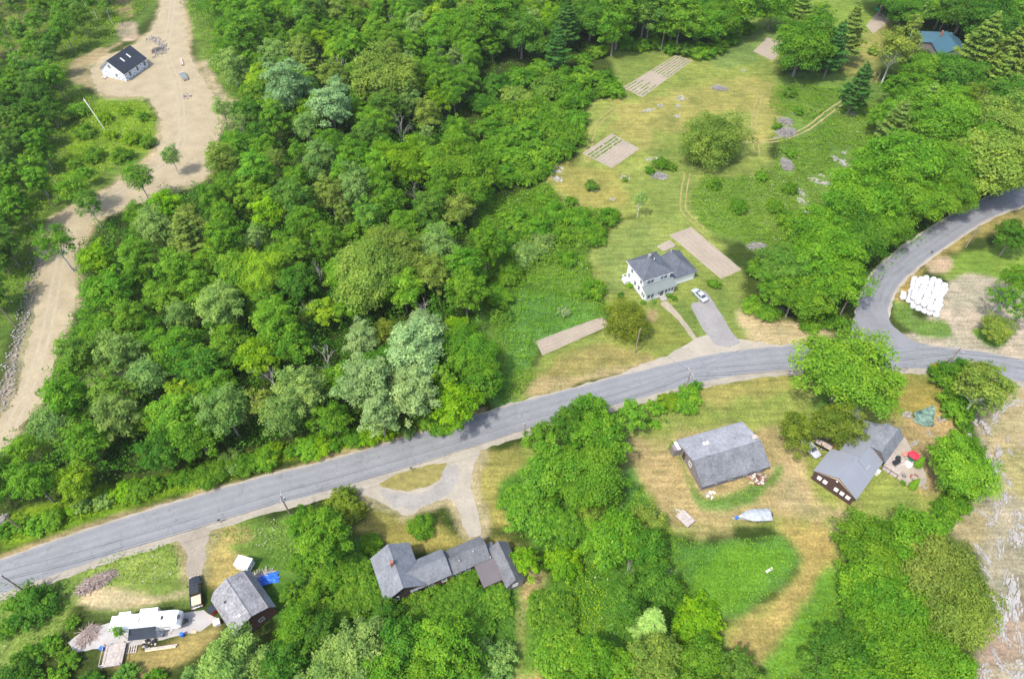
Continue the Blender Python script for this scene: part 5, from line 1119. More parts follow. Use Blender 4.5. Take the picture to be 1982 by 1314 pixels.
V,F,t = arbor(3); cm = np_mesh('crown',V,F,{'tone':('FLOAT',t)},M['needle']); tm = MB().tube([(0,0,-.1),(0,0,2.2)],[.08,.03],6).mesh('trunk'); tm.materials.append(M['bark']); addvar('arbor',.62,1.5,cm,tm)
for i in range(3):
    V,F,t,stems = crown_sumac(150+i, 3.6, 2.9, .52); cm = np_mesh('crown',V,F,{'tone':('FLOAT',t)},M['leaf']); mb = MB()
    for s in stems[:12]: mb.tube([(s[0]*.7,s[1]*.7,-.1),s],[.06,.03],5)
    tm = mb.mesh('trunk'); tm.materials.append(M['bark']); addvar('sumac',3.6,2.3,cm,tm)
for i in range(3):
    tm = dead_mesh(160+i, 8.0, .75); tm.materials.append(M['deadwood']); addvar('dead', 3.0, 5.0, None, tm)

K_ = 1.85
def L_(r,g,b,k=K_): return S(r,g,b,k)
TC = {'mid': ('mid green', L_(110,160,38)), 'dark': ('dark green', L_(88,138,38)), 'bright': ('bright green', L_(122,172,44)), 'yel': ('yellow green', L_(144,186,40)),
      'olive': ('olive green', L_(138,164,64)), 'silver': ('silvery', L_(152,186,116)), 'pale': ('pale grey green', L_(136,172,84)), 'blue': ('bluish green', L_(108,152,52)),
      'lime': ('lime green', L_(132,178,26)), 'pine': ('olive', L_(118,148,60)), 'dpine': ('dark', L_(70,116,46)), 'spruce': ('blue', L_(150,180,176)), 'brown': ('brownish olive', L_(130,150,46)), 'sumac': ('light green', L_(116,164,42))}
KN = {'round': ('broadleaf_tree','broadleaf tree','tree'), 'tall': ('narrow_crowned_tree','tall narrow tree','tree'), 'airy': ('slender_tree','slender thin-leaved tree','tree'), 'bush': ('shrub','shrub','shrub'), 'globe': ('broadleaf_tree','dense rounded tree','tree'),
      'pine': ('pine_tree','pine','tree'), 'spruce': ('spruce_tree','spruce','tree'), 'arbor': ('arborvitae','small pointed evergreen','shrub'), 'sumac': ('sumac_thicket','sumac clump','shrub'), 'dead': ('dead_tree','dead leafless tree','tree')}
PLACED = []
trr = random.Random(99)
def tree(px, py, rpx, kind='round', c='mid', where='in the wood', hk=1.0, label=None, group=None):
    """crown centre and radius as seen; the base follows from the crown's real height"""
    Rm = rpx*mpp(py)*.85
    vs = VAR[kind]; best = min(abs(v[0]-Rm) for v in vs); cand = [v for v in vs if abs(v[0]-Rm) < best+.3]; v = trr.choice(cand)
    s = Rm/v[0]; zs = s**.75*hk; p = G(px, py, v[1]*zs)
    if kind not in ('bush','sumac','arbor'): pass
    word, rgb = TC[c]; kn = KN[kind]
    size = '' if kind in ('dead','spruce','arbor') else ('young ' if kind == 'round' and Rm < 3.5 else 'small ' if Rm < 2.4 else 'large ' if Rm > 4.8 else '')
    lab = label or ('%s%s%s %s' % (size, (word+' ') if kind != 'dead' else '', kn[1], where))
    nm = 'young_tree' if kind == 'round' and Rm < 3.5 else None
    e = empty('silver_leaved_tree' if c in ('silver','pale') and kn[2] == 'tree' else (nm or kn[0]), (p.x, p.y, 0), trr.uniform(0,6.283), label=lab, cat=kn[2], group=group or ('trees '+where if kn[2] == 'tree' else 'shrubs '+where))
    e.scale = (s*trr.uniform(.93,1.07), s*trr.uniform(.93,1.07), zs)
    if v[3]: link('trunk' if kind not in ('sumac','bush') else 'stem', v[3], None, e)
    if v[2]:
        o = link('crown' if kn[2] == 'tree' else 'foliage', v[2], None, e); j = trr.uniform(.86,1.14); o.color = (rgb[0]*j*trr.uniform(.9,1.1), rgb[1]*j, rgb[2]*j*trr.uniform(.9,1.1), 1)
    PLACED.append((p.x, p.y, Rm)); return e
WM = 'LM'
def many(where, lst):
    for t in lst: tree(t[0], t[1], t[2], t[3], t[4], where)
many('in the upper part of the big wood', [(555,165,44,'tall','silver'),(640,205,40,'tall','silver'),(592,240,32,'airy','pale'),(744,150,62,'round','olive'),(600,124,30,'pine','pine'),(647,97,22,'round','yel'),(775,311,46,'round','lime'),(805,330,30,'round','yel'),(775,245,34,'dead','mid'),(700,112,22,'dead','mid'),(660,130,26,'dead','mid'),(890,320,58,'round','mid'),(690,360,36,'tall','pale'),(860,60,40,'round','mid'),(930,50,42,'round','mid'),(1010,60,46,'round','dark'),(1097,44,32,'pine','dpine'),(1079,92,30,'pine','dpine'),(960,30,40,'tall','mid'),(800,370,22,'dead','mid')])
many('in the middle of the big wood', [(714,525,66,'round','olive'),(758,490,58,'round','olive'),(848,478,36,'tall','pale'),(842,527,34,'tall','olive'),(365,463,42,'pine','pine'),(505,530,50,'round','yel'),(614,527,26,'dead','mid'),(597,601,30,'dead','mid'),(627,690,38,'dead','mid'),(624,600,30,'round','yel'),(780,560,42,'round','bright'),(428,590,44,'tall','pale'),(900,560,36,'tall','mid'),(940,470,36,'tall','mid'),(750,650,34,'round','brown')])
many('at the road edge of the big wood', [(700,660,34,'tall','silver'),(714,740,52,'tall','silver'),(800,680,56,'tall','silver'),(820,640,40,'tall','silver'),(800,758,48,'tall','silver'),(734,798,36,'tall','silver'),(584,758,44,'tall','pale'),(545,800,40,'tall','pale'),(902,684,54,'round','bright'),(930,740,40,'round','mid'),(885,782,44,'round','lime'),(640,810,36,'round','mid')])
many('on the west fringe of the big wood', [(100,815,46,'airy','pale'),(228,802,40,'tall','pale'),(278,728,42,'airy','pale'),(285,808,30,'round','yel'),(352,761,34,'round','yel'),(141,928,36,'round','yel'),(150,690,38,'tall','blue'),(130,720,24,'airy','mid'),(105,470,40,'airy','mid'),(140,360,34,'airy','mid'),(170,395,30,'airy','blue'),(265,340,34,'airy','mid'),(330,300,22,'airy','pale'),(210,560,44,'round','mid'),(190,640,40,'round','mid'),(40,870,36,'airy','bright'),(60,930,40,'tall','mid'),(440,110,32,'airy','mid'),(450,130,30,'tall','pale'),(430,210,26,'airy','pale'),(470,60,34,'tall','mid')])
many('on the far lawn edge', [(1556,84,58,'round','mid'),(1616,92,36,'pine','dpine'),(1645,60,36,'pine','pine'),(1662,168,34,'pine','dpine'),(1737,92,46,'airy','olive'),(1783,138,42,'round','bright'),(1844,146,46,'round','dark'),(1500,10,40,'round','mid'),(1550,20,30,'pine','pine'),(1590,30,26,'airy','mid'),(1382,268,58,'globe','olive'),(1190,50,30,'tall','mid'),(1260,22,36,'tall','blue'),(1290,38,30,'tall','mid'),(1320,32,36,'tall','mid'),(1350,42,40,'round','mid'),(1400,36,40,'round','mid'),(1440,8,36,'tall','mid'),(1145,30,40,'round','dark'),(1200,20,40,'tall','mid'),(1250,10,40,'tall','dark'),(1310,10,40,'tall','mid'),(1370,10,44,'round','dark')])
many('around the teal roofed house', [(1898,92,48,'pine','pine'),(1957,112,54,'pine','pine'),(1733,244,40,'pine','pine'),(1786,212,40,'pine','pine'),(1897,186,36,'dead','mid'),(1890,190,30,'airy','brown'),(1964,190,46,'round','dark'),(1917,40,50,'round','dark'),(1832,6,42,'round','mid'),(1755,15,36,'round','dark'),(1957,30,46,'round','mid'),(1870,20,46,'round','dark'),(1720,-20,40,'round','mid'),(1930,150,34,'pine','pine'),(1905,250,46,'round','mid'),(1975,150,40,'pine','pine'),(1840,200,40,'round','mid')])
many('in the grove inside the side road bend', [(1817,236,62,'round','mid'),(1927,318,72,'round','olive'),(1752,316,68,'round','mid'),(1662,382,66,'round','mid'),(1951,240,58,'round','olive'),(1522,522,52,'round','blue'),(1592,505,64,'round','mid'),(1620,528,54,'round','mid'),(1655,452,54,'round','dark'),(1610,455,56,'round','mid'),(1712,436,44,'round','mid'),(1578,578,42,'round','mid'),(1845,325,54,'round','mid'),(1775,384,50,'round','mid'),(1700,310,46,'round','mid'),(1852,370,40,'round','mid'),(1560,440,40,'round','mid'),(1540,570,40,'round','mid'),(1500,560,34,'round','bright')])
many('beside the bale yard', [(1967,540,38,'airy','mid'),(1963,455,34,'round','dark'),(1945,575,26,'airy','mid'),(1985,600,26,'airy','mid')])
tree(1931,632,33,'round','olive','on the grass patch in the bale yard', .62)
tree(1645,716,84,'round','bright','', 1.0, 'huge bright green ash tree between the road and the brown house'); tree(1214,617,38,'globe','brown','',.95,'dense rounded brownish green tree on the front lawn of the white house')
many('beside the brown house', [(1545,832,38,'round','brown'),(1623,816,44,'round','brown'),(1598,820,28,'round','brown')])
tree(1795,801,19,'spruce','spruce','',1.0,'pale blue spruce standing on the dry lawn behind the brown house')
tree(1782,894,9,'arbor','bright','',1.0,'small pointed evergreen between the umbrella and the hedge'); tree(1772,935,9,'arbor','bright','',1.0,'small pointed evergreen at the stony end of the patio'); tree(1748,934,6,'bush','mid','',1.0,'tiny round shrub at the patio edge')
many('on the roadside by the pasture', [(1844,735,40,'bush','mid'),(1825,720,22,'bush','mid'),(1868,760,36,'bush','mid'),(1850,790,34,'bush','mid'),(1862,715,26,'bush','mid'),(1907,752,52,'airy','olive'),(1900,735,40,'round','olive')])
many('along the pasture wall', [(1860,905,56,'round','bright'),(1875,880,36,'round','mid'),(1850,970,26,'bush','mid'),(1830,985,26,'bush','mid'),(1865,945,22,'bush','mid'),(1845,860,20,'bush','mid')])
many('in the clump of big trees by the pasture', [(1700,1070,70,'round','mid'),(1767,1050,62,'round','mid'),(1805,1105,78,'round','olive'),(1852,1145,66,'round','olive'),(1680,1128,58,'round','mid'),(1720,1175,70,'round','mid'),(1834,1195,72,'round','olive'),(1633,1249,52,'round','dark'),(1700,1232,60,'round','mid'),(1767,1259,70,'round','mid'),(1825,1280,54,'round','mid'),(1670,1300,60,'round','mid'),(1600,1300,44,'round','dark'),(1760,1120,60,'round','mid')])
many('in the roadside maple clump', [(1147,800,44,'round','mid'),(1221,805,30,'round','bright'),(1104,826,40,'round','dark'),(1163,850,48,'round','mid'),(1046,845,30,'round','mid'),(1067,905,54,'round','bright'),(1140,922,64,'round','mid')])
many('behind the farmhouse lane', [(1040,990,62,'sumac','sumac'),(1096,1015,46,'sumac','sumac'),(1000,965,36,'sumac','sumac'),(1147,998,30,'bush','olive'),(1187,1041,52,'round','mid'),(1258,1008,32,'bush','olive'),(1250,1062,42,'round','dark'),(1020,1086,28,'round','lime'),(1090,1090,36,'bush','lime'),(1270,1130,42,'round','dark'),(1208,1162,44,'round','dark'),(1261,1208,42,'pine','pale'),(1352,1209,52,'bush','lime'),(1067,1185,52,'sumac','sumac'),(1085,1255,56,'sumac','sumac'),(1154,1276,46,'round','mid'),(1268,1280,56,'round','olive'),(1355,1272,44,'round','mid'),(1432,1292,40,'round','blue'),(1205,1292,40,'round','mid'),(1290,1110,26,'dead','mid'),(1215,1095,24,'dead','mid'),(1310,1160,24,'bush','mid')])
many('by the camper and the roadside', [(627,1035,50,'tall','mid'),(590,1020,34,'tall','mid'),(667,968,32,'bush','brown'),(690,995,24,'bush','brown'),(644,1108,34,'bush','mid'),(590,1090,28,'bush','mid'),(721,1052,22,'bush','mid'),(610,1160,32,'bush','mid'),(565,1150,26,'bush','mid')])
tree(816,1018,26,'bush','mid','',1.0,'neat round green shrub on the farmhouse front lawn')
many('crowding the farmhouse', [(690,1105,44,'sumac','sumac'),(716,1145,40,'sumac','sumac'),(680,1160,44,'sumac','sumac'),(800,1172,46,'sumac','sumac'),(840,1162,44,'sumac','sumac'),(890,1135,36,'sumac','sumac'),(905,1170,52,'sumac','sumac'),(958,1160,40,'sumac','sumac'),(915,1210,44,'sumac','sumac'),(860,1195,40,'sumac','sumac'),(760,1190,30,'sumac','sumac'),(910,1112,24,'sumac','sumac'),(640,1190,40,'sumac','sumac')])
many('south of the farmhouse', [(748,1184,28,'round','dark'),(690,1258,58,'round','pale'),(775,1252,54,'round','dark'),(855,1242,58,'round','mid'),(655,1292,54,'round','pale'),(952,1278,48,'bush','pale'),(577,1215,40,'round','mid'),(620,1230,40,'round','dark'),(740,1300,50,'round','mid'),(820,1300,46,'round','mid'),(900,1290,40,'round','mid'),(540,1290,46,'round','dark')])
many('below the gambrel barn', [(440,1285,60,'round','pale'),(506,1288,42,'round','pale'),(372,1314,28,'round','pale'),(545,1262,36,'round','mid')])
many('around the trailer lot', [(67,1169,42,'bush','dark'),(33,1310,40,'bush','dark'),(134,1275,22,'bush','mid'),(100,1245,22,'bush','mid'),(228,1222,13,'airy','mid'),(244,1304,24,'bush','blue'),(15,1215,22,'bush','mid'),(60,1270,26,'bush','mid'),(180,1314,20,'bush','dark'),(110,1312,26,'bush','mid'),(300,1308,20,'bush','mid'),(25,1165,18,'bush','mid'),(140,1205,14,'bush','mid')])
many('in the alder thicket by the lawn', [(1170,155,26,'bush','mid'),(1190,175,22,'bush','mid'),(1165,178,16,'bush','mid'),(1130,150,30,'bush','mid'),(1090,150,30,'bush','mid'),(1115,185,34,'bush','mid'),(1060,170,34,'bush','blue'),(1085,215,36,'bush','mid'),(1110,230,28,'bush','mid'),(1040,210,34,'bush','mid'),(1000,190,34,'bush','olive'),(970,220,32,'bush','mid'),(1105,265,30,'bush','mid'),(1065,250,36,'bush','mid'),(1020,255,36,'bush','mid'),(985,265,34,'bush','mid'),(1080,290,34,'bush','mid'),(1040,295,34,'bush','mid'),(1000,305,34,'bush','mid'),(955,290,34,'bush','mid'),(1020,335,30,'bush','mid'),(975,340,30,'bush','mid'),(1010,150,32,'bush','mid'),(1050,135,28,'bush','mid'),(960,165,30,'bush','dark'),(945,250,32,'bush','mid'),(1050,325,24,'bush','mid'),(930,200,30,'bush','dark')])
many('in the meadow beside the big wood', [(1092,603,14,'bush','silver'),(985,613,14,'bush','blue'),(1050,470,26,'bush','pale'),(1020,490,30,'bush','pale'),(1085,455,24,'bush','mid'),(1150,455,24,'bush','mid'),(1180,420,24,'bush','mid'),(1120,420,26,'bush','mid'),(1040,440,30,'bush','mid'),(1000,430,34,'bush','mid'),(970,470,34,'bush','mid'),(1070,410,26,'bush','mid'),(985,530,30,'bush','mid'),(960,570,30,'bush','mid'),(1145,360,14,'bush','blue'),(1105,390,14,'bush','mid'),(1050,385,16,'bush','mid'),(1240,385,14,'airy','pale'),(1150,560,26,'bush','mid'),(1010,510,20,'bush','pale'),(1100,500,20,'bush','mid')])
many('in the weedy ground above the maple grove', [(1383,358,14,'bush','mid'),(1500,400,18,'bush','mid'),(1530,365,16,'bush','mid'),(1475,340,16,'bush','mid'),(1525,425,22,'bush','mid'),(1470,520,22,'bush','mid'),(1530,180,14,'bush','blue'),(1545,215,12,'bush','mid'),(1690,100,12,'bush','mid'),(1640,420,26,'bush','mid'),(1505,245,10,'bush','mid'),(1532,297,12,'bush','mid'),(1430,400,18,'bush','mid'),(1280,317,16,'bush','mid'),(1300,322,12,'bush','mid'),(1258,330,12,'bush','mid'),(1210,348,6,'bush','mid'),(1460,590,24,'bush','bright'),(1490,605,24,'bush','bright'),(1570,625,22,'bush','bright'),(1610,618,22,'bush','mid')])
many('on the white house lawn', [(1382,549,14,'bush','mid'),(1305,577,7,'bush','mid'),(1201,572,8,'bush','dark'),(1245,585,6,'bush','bright'),(1293,572,6,'bush','bright'),(1265,583,6,'bush','pale'),(1220,553,7,'bush','bright')])
many('on the roadside bank of the brown house lawn', [(1331,766,26,'bush','bright'),(1345,750,16,'bush','mid'),(1325,785,22,'bush','bright'),(1295,775,20,'bush','yel'),(1265,820,14,'bush','bright'),(1270,790,20,'bush','bright')])
many('along the pasture hedge', [(1868,800,20,'bush','mid'),(1866,824,18,'bush','dark'),(1860,846,18,'bush','mid'),(1884,932,18,'bush','mid'),(1868,956,22,'bush','dark'),(1855,976,22,'bush','mid'),(1842,996,20,'bush','mid'),(1826,1012,20,'bush','mid')])
many('at the foot of the trees above the lawn', [(1180,72,18,'bush','bright'),(1210,84,20,'bush','mid'),(1243,88,18,'bush','mid'),(1272,80,20,'bush','mid'),(1300,92,20,'bush','mid'),(1328,95,22,'bush','blue'),(1358,98,24,'bush','mid'),(1388,90,22,'bush','mid'),(1412,72,20,'bush','mid'),(1440,52,20,'bush','mid'),(1160,100,18,'bush','bright'),(1130,118,18,'bush','mid')])
many('in the bright patch beside the dirt yard', [(200,228,16,'bush','lime'),(255,268,18,'bush','lime'),(180,300,20,'bush','mid'),(275,225,14,'bush','bright'),(235,300,20,'bush','mid'),(215,262,14,'bush','lime'),(285,275,16,'bush','mid'),(165,255,20,'bush','mid'),(240,215,14,'bush','lime'),(150,215,20,'bush','bright')])
many('against the grey workshop', [(1307,865,14,'bush','mid')])
# the rest of the big wood, the cut-over wood, the band along the top: filled to the spacing of real crowns
LMK = [((-100,200),'beside the dirt yard'),((-90,160),'above the dirt road bend'),((-95,120),'along the dirt road'),((-95,85),'near the mouth of the dirt road'),((-60,80),'behind the bright roadside growth'),((-35,90),'beside the silvery roadside trees'),((-45,115),'around the bare dead trees'),((-70,125),'near the olive pine'),((-25,125),'around the wide olive trees'),((-8,120),'bordering the meadow'),((-15,160),'below the alder thicket'),((-40,160),'near the lime green tree'),((-65,185),'among the silvery upper trees'),((-35,205),'behind the pair of silvery trees'),((-10,235),'near the twin dark pines'),((-70,250),'at the far end of the big wood'),((-50,140),'in the heart of the big wood'),((-75,150),'between the pine and the dirt road')]
def landmark(x, y): return min(LMK, key=lambda q: (q[0][0]-x)**2+(q[0][1]-y)**2)[1]
def fill(poly_px, zc, spacing, kinds, where, rmin, rmax, seed, jit=.15):
    rr = random.Random(seed); poly = np.array(gpoly(poly_px, zc)); KEEP = ((155,236,13),(148,226,9)); lo, hi = poly.min(0), poly.max(0); n = 0; pts = []
    for _ in range(9000):
        x, y = rr.uniform(lo[0],hi[0]), rr.uniform(lo[1],hi[1])
        if any((x-q[0])**2+(y-q[1])**2 < (spacing if q[2] > 2.2 else spacing*.6)**2 for q in PLACED) or any((x-q[0])**2+(y-q[1])**2 < spacing**2 for q in pts): continue
        pts.append((x,y))
    if not pts: return
    d = sdf(np.array(pts), [tuple(p) for p in poly])
    for (x,y), dd in zip(pts, d):
        if dd < .8 or any((x-k_[0])**2+(y-k_[1])**2 < k_[2]**2 for k_ in KEEP): continue
        # back to the picture, as the survey function takes pixels
        Z = y*CT + (CAM_H-zc)*ST; px = 991 + FPX*x/Z; py = 657 + FPX*((CAM_H-zc)*CT - y*ST)/Z
        if not (-45 < px < 2030 and -70 < py < 1370): continue
        wh = where if where != 'LM' else landmark(x, y)
        k = rr.choices(kinds, [q[2] for q in kinds])[0]; Rm = rr.uniform(rmin,rmax)*(.75 if k[0]=='airy' else 1)
        tree(px, py, Rm/mpp(py)/.85, k[0], k[1], wh)
KW = [('round','mid',5),('round','bright',2.4),('round','dark',1.6),('tall','mid',3.2),('tall','bright',1.4),('airy','mid',1.0),('round','lime',1.2),('round','yel',.3),('tall','pale',1.0),('airy','pale',.9),('airy','olive',.7),('dead','mid',.5),('round','olive',.5),('tall','blue',1.2),('tall','olive',.5)]
fill(F1, 7, 6.5, KW, WM, 3.0, 4.6, 5)
fill([(1010,-90),(1010,70),(1100,60),(1180,35),(1260,25),(1340,35),(1400,30),(1450,-10),(1500,-90)], 7, 5.8, KW, 'in the wood at the top of the lawn', 2.8, 4.4, 6)
fill([(1690,-90),(1740,50),(1800,50),(1860,45),(2020,60),(2100,-90)], 7, 6.0, KW, 'around the teal roofed house', 3.2, 4.6, 7)
fill([(1700,180),(1790,130),(1860,150),(2090,170),(2090,310),(1950,335),(1866,365),(1770,400),(1685,478),(1600,555),(1520,570),(1480,550),(1540,470),(1600,390),(1680,320)], 7, 6.2, [('round','mid',4),('round','bright',2),('round','dark',1.5)], 'in the grove inside the side road bend', 3.2, 4.6, 8)
fill([(-120,120),(60,150),(120,230),(110,300),(80,345),(40,420),(30,520),(-40,600),(-120,640)], 6, 5.4, [('round','mid',3),('round','dark',3),('tall','mid',2),('tall','blue',2),('airy','mid',1)], 'in the dark stand west of the dirt road', 2.6, 4.0, 19)
fill([(-120,-90),(290,-90),(215,10),(150,60),(120,110),(120,180),(30,330),(60,420),(40,500),(0,570),(-120,640)], 6, 6.6, [('airy','mid',3),('round','mid',3),('round','dark',2),('tall','mid',2),('tall','blue',2),('airy','bright',1.5),('round','bright',1)], 'in the cut-over wood west of the dirt road', 2.2, 3.8, 9)
fill([(130,330),(150,260),(190,290),(220,330),(150,370),(100,400)], 4, 5, [('round','mid',2),('round','bright',2),('airy','mid',1)], 'in the cut-over wood west of the dirt road', 1.6, 2.8, 10)
fill([(1890,1190),(1900,1290),(1700,1400),(1560,1400),(1600,1290),(1640,1180),(1640,1080)], 7, 6.4, [('round','mid',3),('round','olive',1)], 'in the clump of big trees by the pasture', 3.4, 4.6, 12)
fill([(520,1230),(980,1260),(980,1400),(500,1400)], 6, 5.4, [('round','mid',3),('round','dark',1.5),('round','pale',1)], 'south of the farmhouse', 2.8, 4.2, 13)
fill([(1120,1240),(1330,1230),(1450,1400),(1100,1400)], 5, 5.6, [('round','mid',3),('round','olive',1)], 'behind the farmhouse lane', 2.4, 3.8, 14)
vr = random.Random(31)
for k in range(30):
    t = k/29; x = 20+830*t+vr.uniform(-8,8); y = 1030-215*t-22*math.sin(t*3.1)+vr.uniform(-6,8)
    tree(x, y, vr.uniform(16,28), 'bush', vr.choice(['mid','bright','mid','lime','pale']), 'along the forest verge')
# white poles of fallen and standing birch
def log(p0, p1, z0, z1, r, label, m='birchbark'):
    a = G(*p0, z0); b = G(*p1, z1); o = MB().tube([a, a.lerp(b,.5)+Vector((0,0,.3)), b], [r,r*.8,r*.4], 6).build('bare_trunk', M[m]); tag(o, label, 'tree trunk')
log((162,192),(203,252),5,2,.14,'thin white leaning birch stem above the bright shrubs'); log((225,283),(217,268),0,2.6,.16,'short broken brown stub in the bright shrubs','polewood')
log((22,112),(65,125),1,1.5,.12,'white fallen birch stem in the cut-over wood'); log((598,40),(582,32),6,6,.12,'pale fallen stem in the upper wood')

# ---------------------------------------------------------------- ground cover too fine to count
def cover(name, polys, dens, hgt, leaf, colr, label, seed, soft=1.0, flowers=0., clear=()):
    rg = np.random.default_rng(seed); Vs=[]; Cs=[]; Ts=[]; base = 0; Fs=[]
    for px in polys:
        poly = smooth(gpoly(px), 4); a = np.array(poly); lo, hi = a.min(0)-1, a.max(0)+1; n = int((hi-lo).prod()*dens)
        P = rg.uniform(lo, hi, (n,2)); d = sdf(P, poly) + (fbm(P[:,0],P[:,1],4,seed)-.5)*3*soft; keep = d > rg.random(n)*soft
        for q in clear: keep &= sdf(P, gpoly(q)) < .2
        P = P[keep]; d = d[keep]; n = len(P)
        if not n: continue
        pat = fbm(P[:,0],P[:,1],3.0,seed+3); big = fbm(P[:,0],P[:,1],9,seed+5)
        h = hgt*np.clip((pat-.32)*3.2,.06,1.35)*np.clip(d/1.5+.25,.2,1)
        C = np.concatenate([P, (h*rg.random(n)**.35+.03)[:,None]],1); N = rg.normal(0,.55,(n,3))+np.array([0,0,1]); L = leaf*rg.uniform(.6,1.4,n)
        V, F = cards(C, N, L, L*.6, rg); c = np.array(colr[0])[None]*(1-big[:,None]) + np.array(colr[1])[None]*big[:,None]; c = c*(.75+.5*pat[:,None])
        if flowers: fl = rg.random(n) < flowers*np.clip((big-.45)*5,0,1); c[fl] = np.array([.45,.47,.38])
        Vs.append(V); Fs.append(F+base); base += len(V); Cs.append(np.concatenate([c,np.ones((n,1))],1)); Ts.append(np.clip(.5+rg.normal(0,.14,n),0,1))
    me = np_mesh(name, np.concatenate(Vs), np.concatenate(Fs), {'tone':('FLOAT',np.concatenate(Ts)),'col':('FLOAT_COLOR',np.concatenate(Cs))}, M['plants'])
    link(name, me, None, label=label, cat='plants', kind='stuff')
g1, g2, g3, g4 = L_(106,158,32), L_(132,176,38), L_(74,134,40), L_(156,186,26)
cover('meadow_plants', [[(930,380),(1000,380),(1060,355),(1100,405),(1180,402),(1200,420),(1170,448),(1140,490),(1150,540),(1180,598),(1165,615),(1050,655),(1040,690),(1020,755),(965,775),(945,620),(920,500)]], 13, 1.3, .36, (g1,g2), 'tall green meadow plants beside the big wood', 1, 1.0, .02)
cover('thicket_brush', [[(925,385),(1000,375),(1060,355),(1100,402),(1175,402),(1200,420),(1165,450),(1130,490),(1080,505),(1000,570),(960,640),(940,600),(920,500)]], 12, 2.2, .4, (g1,L_(140,176,60)), 'thick leafy brush between the big wood and the lawn', 21, 1.0, .03)
cover('weeds', [[(1500,170),(1690,190),(1690,300),(1600,390),(1540,470),(1480,480),(1430,470),(1345,430),(1352,345),(1480,340),(1500,280)]], 14, 1.1, .36, (g1,L_(140,170,52)), 'rough green weeds on the slope above the maple grove', 2, 1.2, .03, clear=([(1420,268),(1560,240),(1640,180),(1650,190),(1570,262),(1430,282)],[(1608,285),(1650,288),(1648,332),(1612,332)],[(1558,333),(1612,343),(1608,386),(1580,372)],[(1533,358),(1562,362),(1582,422),(1548,422)],[(1500,225),(1552,225),(1562,268),(1508,272)],[(1508,298),(1536,298),(1536,340),(1508,340)]))
cover('weeds', [[(1232,940),(1300,1036),(1400,1044),(1500,1028),(1544,1075),(1530,1120),(1470,1162),(1400,1198),(1340,1175),(1260,1090)]], 11, .9, .32, (L_(92,150,46),L_(146,186,48)), 'oval patch of tall weeds left unmown', 3, .8)
cover('weeds', [[(1560,1170),(1620,1100),(1640,1200),(1570,1314),(1470,1330)]], 6, .7, .34, (g1,g4), 'weeds below the clump of big trees', 4, .8)
cover('weeds', [[(-30,1140),(60,1132),(150,1120),(150,1170),(130,1220),(140,1270),(0,1330),(-60,1330)],[(400,1040),(470,1010),(560,1000),(640,1000),(640,1120),(560,1120),(500,1060)],[(190,1090),(330,1052),(350,1060),(345,1120),(250,1140),(170,1140),(160,1110)]], 7, .6, .32, (g1,L_(150,178,88)), 'weeds and pale flowers on the trailer lot', 5, 1.0, .25)
cover('undergrowth', [[(970,960),(1040,900),(1230,960),(1300,1080),(1380,1200),(1400,1330),(1050,1330),(1020,1200),(1060,1110)],[(600,1060),(720,1040),(760,1110),(980,1120),(975,1330),(540,1330),(560,1180)]], 5, 1.0, .4, (g1,g3), 'green undergrowth around the farmhouse trees', 6, 1.0, .02)
cover('bright_scrub', [[(1085,1110),(1150,1075),(1180,1110),(1170,1180),(1175,1260),(1130,1290),(1115,1200)],[(1240,930),(1300,1010),(1330,1090),(1340,1180),(1290,1150),(1270,1060),(1220,980)]], 9, .9, .34, (g2,g4), 'bright yellow green scrub between the tree clumps', 23, .8, .02)
cover('verge_plants', [[(10,1058),(200,996),(400,938),(600,888),(850,824),(850,795),(600,835),(300,920),(20,1000)]], 10, 1.1, .36, (g1,g4), 'bright young growth along the forest verge', 7, .8)
cover('fern_cover', [[(-60,-60),(290,-60),(280,20),(220,80),(150,110),(140,160),(200,195),(285,196),(306,250),(285,290),(230,305),(190,360),(110,405),(80,500),(20,610),(-60,640)]], 6, 2.0, .42, (g1,g4), 'bright ferns and brambles covering the cut-over wood', 8, 1.5, .01)
cover('forest_undergrowth', [F1], 10, 5.4, .46, (g3,g1), 'undergrowth on the floor of the big wood', 9, 2.0)
cover('forest_undergrowth', [[(1000,-60),(1010,110),(1150,120),(1270,95),(1380,110),(1450,50),(1500,-60)],[(1700,-60),(1750,140),(1700,200),(1690,330),(1600,420),(1560,500),(1480,560),(1480,600),(1590,630),(1640,610),(1720,530),(1810,450),(1890,410),(1960,375),(2080,350),(2080,-60)],[(880,200),(960,120),(1200,150),(1190,190),(1140,200),(1130,285),(1060,345),(930,380)]], 2.0, 1.2, .5, (g3,g1), 'undergrowth beneath the trees around the lawns', 10, 1.5)
cover('roadside_brush', [[(338,-60),(374,60),(390,110),(432,180),(448,250),(425,300),(480,280),(470,120),(440,-60)]], 5, 2.0, .45, (g1,L_(140,170,60)), 'patchy brush along the edge of the dirt yard', 22, 2.0)
cover('hedge_plants', [[(1820,720),(1900,720),(1880,790),(1870,830),(1850,860),(1890,900),(1880,950),(1840,1010),(1800,1020),(1830,960),(1850,900),(1830,850),(1845,810)],[(1260,800),(1340,755),(1350,780),(1320,800),(1270,830)]], 7, 1.1, .38, (g1,g3), 'tangled hedge plants along the pasture wall and bank', 11, .8)
cover('lush_grass', [[(1735,590),(1765,555),(1785,520),(1800,512),(1795,545),(1765,600),(1770,615),(1835,625),(1840,648),(1780,650),(1738,625)],[(1318,870),(1345,960),(1380,982),(1450,972),(1500,940),(1508,908),(1480,928),(1368,958),(1330,885)],[(1884,640),(1912,632),(1948,660),(1930,670),(1902,660)]], 8, .35, .28, (g1,g2), 'long lush grass round the workshop and the bale stack', 12, .6)
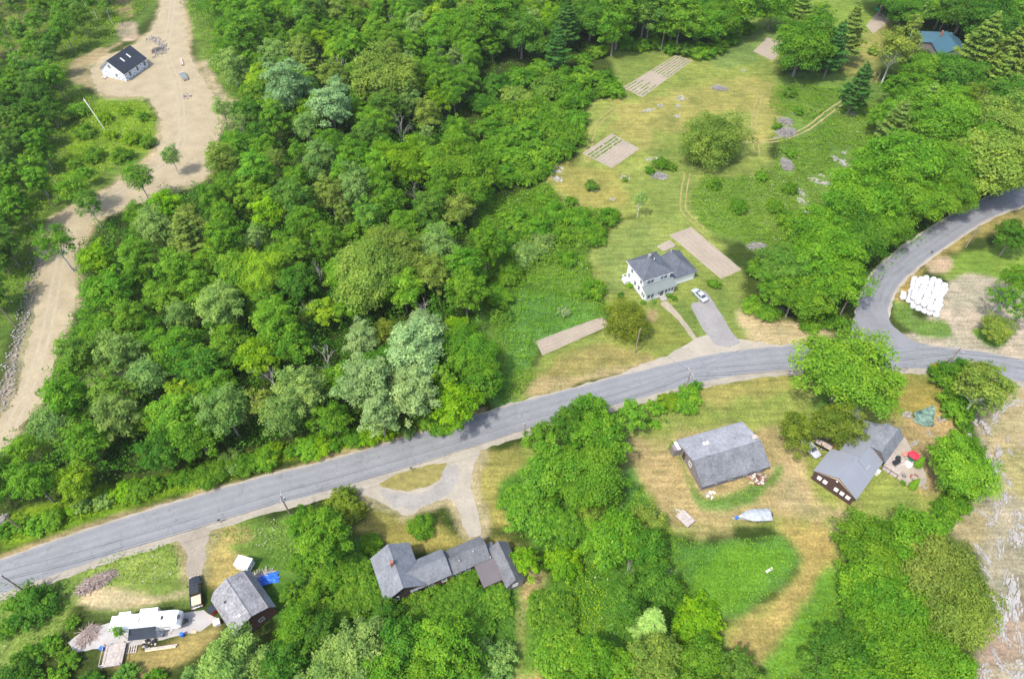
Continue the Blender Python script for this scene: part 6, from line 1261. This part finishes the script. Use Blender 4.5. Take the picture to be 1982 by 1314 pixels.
cover('lawn_grass', [[(1180,70),(1300,105),(1400,110),(1490,40),(1500,250),(1480,330),(1360,345),(1340,420),(1440,520),(1460,610),(1560,640),(1300,680),(1030,765),(1045,695),(1180,625),(1150,540),(1140,490),(1200,430),(1100,400),(1065,350),(1110,320),(1140,200)],[(1350,750),(1560,718),(1750,716),(1820,740),(1850,900),(1810,1010),(1640,1060),(1540,1220),(1420,1310),(1400,1210),(1545,1100),(1500,1020),(1320,1030),(1215,890),(1290,820)],[(700,990),(780,1000),(880,980),(900,1040),(820,1050),(720,1045)],[(930,880),(1010,855),(990,950),(960,1020),(935,980)]], 2.6, .10, .22, (L_(126,152,56),L_(160,160,80)), 'tufts in the mown lawns', 13, 1.0, clear=([(1232,940),(1300,1036),(1400,1044),(1500,1028),(1544,1075),(1530,1120),(1470,1162),(1400,1198),(1340,1175),(1260,1090)],[(1560,1170),(1620,1100),(1640,1200),(1570,1314),(1470,1330)],PLOT_A,PLOT_B,BEDS['c'],BEDS['d'],BEDS['e'],[(1330,590),(1350,555),(1440,640),(1600,640),(1600,680),(1300,720),(1200,730),(1290,680),(1380,640)],[(1205,500),(1265,485),(1350,515),(1350,545),(1310,560),(1310,580),(1240,590),(1205,550)],[(1310,850),(1430,820),(1495,900),(1360,950)],[(1560,920),(1680,800),(1760,850),(1800,930),(1760,945),(1650,985)]))


# ---------------------------------------------------------------- thin haze volume, added between camera and ground to lift the shadows
hz = MB().box(-4200,4200,-3200,5200,-1,121.5).build('haze', None); hm = bpy.data.materials.new('shadow_lift_haze'); hm.use_nodes = True; hn = hm.node_tree
hn.nodes.remove(hn.nodes['Principled BSDF']); pv = hn.nodes.new('ShaderNodeVolumePrincipled'); pv.inputs['Color'].default_value = (.93,.96,1,1); pv.inputs['Density'].default_value = .00007; pv.inputs['Anisotropy'].default_value = .2
hn.links.new(pv.outputs[0], hn.nodes['Material Output'].inputs['Volume']); hz.data.materials.append(hm); tag(hz, 'thin haze added over the fields to lift the shadows', 'haze', kind='stuff')
